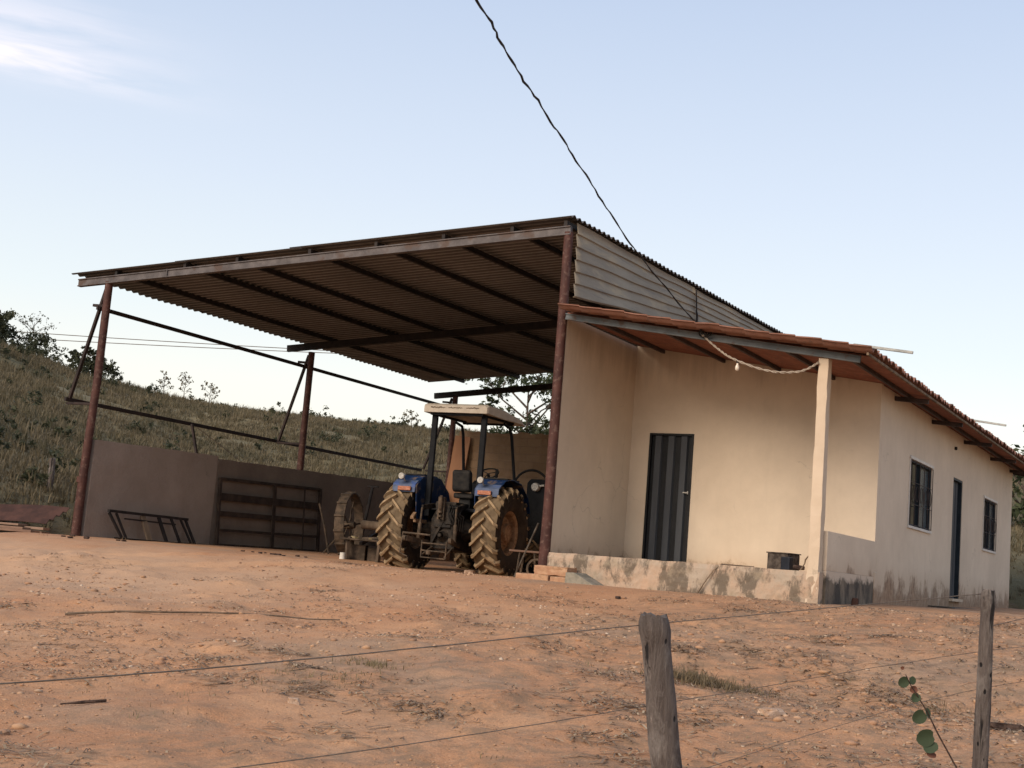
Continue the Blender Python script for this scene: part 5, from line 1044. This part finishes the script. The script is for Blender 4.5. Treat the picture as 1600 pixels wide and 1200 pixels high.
def pebmat(name, cs):
    m, t, b = newmat(name); ri = N(t, 'ShaderNodeNewGeometry').outputs['Random Per Island']; rp = N(t, 'ShaderNodeValToRGB'); rp.color_ramp.elements[0].color = C4(cs[0]); rp.color_ramp.elements[1].color = C4(cs[-1])
    for i, c in enumerate(cs[1:-1]): e = rp.color_ramp.elements.new((i + 1) / (len(cs) - 1)); e.color = C4(c)
    L(t, ri, rp.inputs[0]); L(t, rp.outputs[0], b.inputs['Base Color']); b.inputs['Roughness'].default_value = .95; return m
M['peb'] = pebmat('yard_pebbles', [(.33, .19, .11), (.42, .27, .17), (.37, .23, .14), (.46, .32, .22), (.28, .17, .10), (.54, .42, .31)])
M['clod'] = pebmat('dirt_clods', [(.34, .18, .10), (.40, .24, .14), (.26, .15, .09), (.37, .21, .125)])
pebbles(14000, .004, .024, 'pebbles', M['peb'], 'small pale pebbles strewn over the dirt yard', 'pebbles', -.05)
pebbles(5500, .010, .040, 'dirt_clods', M['clod'], 'crumbled reddish clods on the dirt yard', 'clods', -.02)
pebbles(42000, .0025, .010, 'grit', M['clod'], 'fine crumbly grit all over the dirt yard', 'grit')
# straw flecks and dead stalks lying flat
x, y = yard(16000, pw=.8); k = (fbm(x, y, 1.3, 4) > .30 - .33 * sstep(.5, 6, x + 2.5 * fbm(x, y, 2.5, 2))); x, y = x[k], y[k]; cx_, cy_ = yard(150, pw=.8); kk = rng.random(len(cx_)) < .18 + .75 * sstep(1, 5, cx_); cx_, cy_ = cx_[kk], cy_[kk]
cx_ = np.concatenate([cx_, [3.4, 3.6, 2.6, 4.9, 5.3, 5.7]]); cy_ = np.concatenate([cy_, [-10.0, -9.5, -9.9, -7.4, -7.3, -7.2]]); sg = .08 + .20 * rng.random(len(cx_))
ii = np.repeat(np.arange(len(cx_)), 75); x = np.concatenate([x, cx_[ii] + rng.normal(0, 1, len(ii)) * sg[ii] * 1.3]); y = np.concatenate([y, cy_[ii] + rng.normal(0, 1, len(ii)) * sg[ii]])
m = len(x); a = rng.random(m) * 6.28; l = .015 + .09 * rng.random(m) ** 2; w = .003 + .005 * rng.random(m) ** 2; z = gz(x, y) + .008
c = np.stack([x, y, z], 1); d = np.stack([np.cos(a), np.sin(a), .12 * (rng.random(m) - .5)], 1) * l[:, None]; s = np.stack([-np.sin(a), np.cos(a), np.zeros(m)], 1) * w[:, None]; up = np.array([0, 0, .010])
V = np.stack([c - d - s, c - d + s, c + up + s, c + up - s, c + d + s, c + d - s], 1).reshape(-1, 3); kk = np.arange(m)[:, None] * 6; F = np.concatenate([kk + np.array([[0, 1, 2, 3]]), kk + np.array([[3, 2, 4, 5]])], 1).reshape(-1, 4)
M['fleck'] = pebmat('dead_stalk_flecks', [(.30, .21, .12), (.11, .07, .045), (.42, .31, .19), (.17, .11, .07), (.075, .05, .035), (.24, .155, .09)]); o = npmesh('straw_litter', V, F, M['fleck'], 4); tag(o, 'dead stalks and straw flecks scattered over the yard', 'litter', kind='stuff')
# dry tufts in patches
def patch(cx, cy, rx, ry, n, h0, h1, mat, name, label, lean=1.1):
    x = cx + rng.normal(0, rx, n); y = cy + rng.normal(0, ry, n); return blades(np.stack([x, y, gz(x, y)], 1), h0 + (h1 - h0) * rng.random(n), .006, 9, lean, name, M[mat], label, spread=.35)
xs_ = []; ys_ = []; hs_ = []
for cx, cy, rr, n_, hh in ((5.12, -7.45, .09, 60, .16), (5.25, -7.2, .12, 46, .12), (5.38, -7.45, .11, 50, .13), (5.55, -7.15, .10, 30, .11), (5.78, -7.3, .12, 16, .07), (5.3, -7.75, .14, 26, .06)):
    xs_ += list(cx + rng.normal(0, rr, n_)); ys_ += list(cy + rng.normal(0, rr * 1.3, n_)); hs_ += list(hh * (.4 + .6 * rng.random(n_)))
xs_, ys_, hs_ = map(np.array, (xs_, ys_, hs_)); blades(np.stack([xs_, ys_, gz(xs_, ys_)], 1), hs_, .007, 10, 1.5, 'grass_clump', M['haygreen'], 'large tangled dry grass clump on the dirt behind the thick fence post', spread=.4)
patch(3.05, -8.75, .16, .08, 45, .03, .09, 'hay', 'grass_clump', 'small straw clump on the open dirt left of the thick post')
patch(3.1, -9.6, .30, .22, 70, .02, .07, 'hay', 'grass_clump', 'thin straw patch nearest the camera in the open dirt')
x, y = yard(2600, pw=.8); k = (fbm(x, y, 1.1, 3) > .19) & (x > 2); x, y = x[k], y[k]; blades(np.stack([x, y, gz(x, y)], 1), .015 + .05 * rng.random(len(x)), .005, 8, 1.2, 'sparse_weeds', M['hay'], 'sparse dry weeds creeping over the right side of the yard', spread=.5)
patch(7.0, -6.6, .10, .08, 22, .03, .08, 'haygreen', 'grass_clump', 'small green weed clump just left of the slim fence post')
patch(-8.95, 4.5, .12, 2.6, 60, .03, .10, 'haygreen', 'foot_weeds', 'dry weeds and straw along the foot of the low wall')
rock('flat_rock', (6.22, -8.55, gh(6.22, -8.55) + .02), .085, 'stone', 'flat pale rock in the dirt right of the grass clump', 'rock', 1.1, None, (1.25, .8, .5))
rock('small_rock', (7.05, -8.72, gh(7.05, -8.72) + .01), .036, 'stone', 'small whitish stone between the flat rock and the sapling', 'rock', 4.0, None, (1.4, 1, .7))
rock('small_rock', (3.60, -10.4, gh(3.6, -10.4) + .015), .045, 'stone', 'pale stone at the lower middle of the open dirt', 'rock', 7.0, None, (1.1, 1, .8))
rock('bark_piece', (7.60, -7.66, gh(7.6, -7.66) + .02), .12, 'bark', 'dark slab of bark on the dirt right of the slim fence post', 'bark', .35, None, (1.25, .32, .35))
rock('bark_piece', (2.23, -2.3, gh(2.23, -2.3) + .01), .07, 'bark', 'small dark lump on the dirt before the porch slab', 'bark', 2.0, None, (1.3, .6, .4))
n = 16; pts = [(-.69 + 1.71 * i / n + .006 * math.sin(i * 1.3), -8.38 + 1.99 * i / n + .01 * math.sin(i * .9), 0) for i in range(n + 1)]
b = MB(); b.tube([(x, y, sum(gh(x + dx_ * .13, y + dx_ * .15) for dx_ in (-2, -1, 0, 1, 2)) / 5 + .022) for x, y, _ in pts], [.007 + .006 * (1 - i / n) for i in range(n + 1)], 6); tag(b.build('long_stick', M['wood'], None, smooth=60), 'long thin stick lying across the dirt at the left', 'stick')
b = MB(); b.tube([(2.50, -11.35, gh(2.5, -11.35) + .014), (2.62, -11.27, gh(2.62, -11.27) + .02), (2.74, -11.20, gh(2.74, -11.2) + .014)], [.004, .012, .010], 6); tag(b.build('dark_splinter', M['bark']), 'short dark splinter on the dirt near the lower left', 'stick')
# crumbs of dark dung and soil along the shed threshold
random.seed(44)
for i in range(16):
    x = random.uniform(-6.6, -4.9) if i < 9 else random.uniform(-9.0, -7.4); y = random.uniform(.9, 1.6) if i < 9 else random.uniform(-1.3, -.3)
    rock('soil_lump', (x, y, gh(x, y) + .012), random.uniform(.025, .05), 'bark', ('dark soil lump on the ground before the workbench' if i < 9 else 'dark soil lump on the ground before the trestle and gate'), 'lump', i * 1.7, 'dark lumps along the shed opening', (1.5, 1, .6), 2)
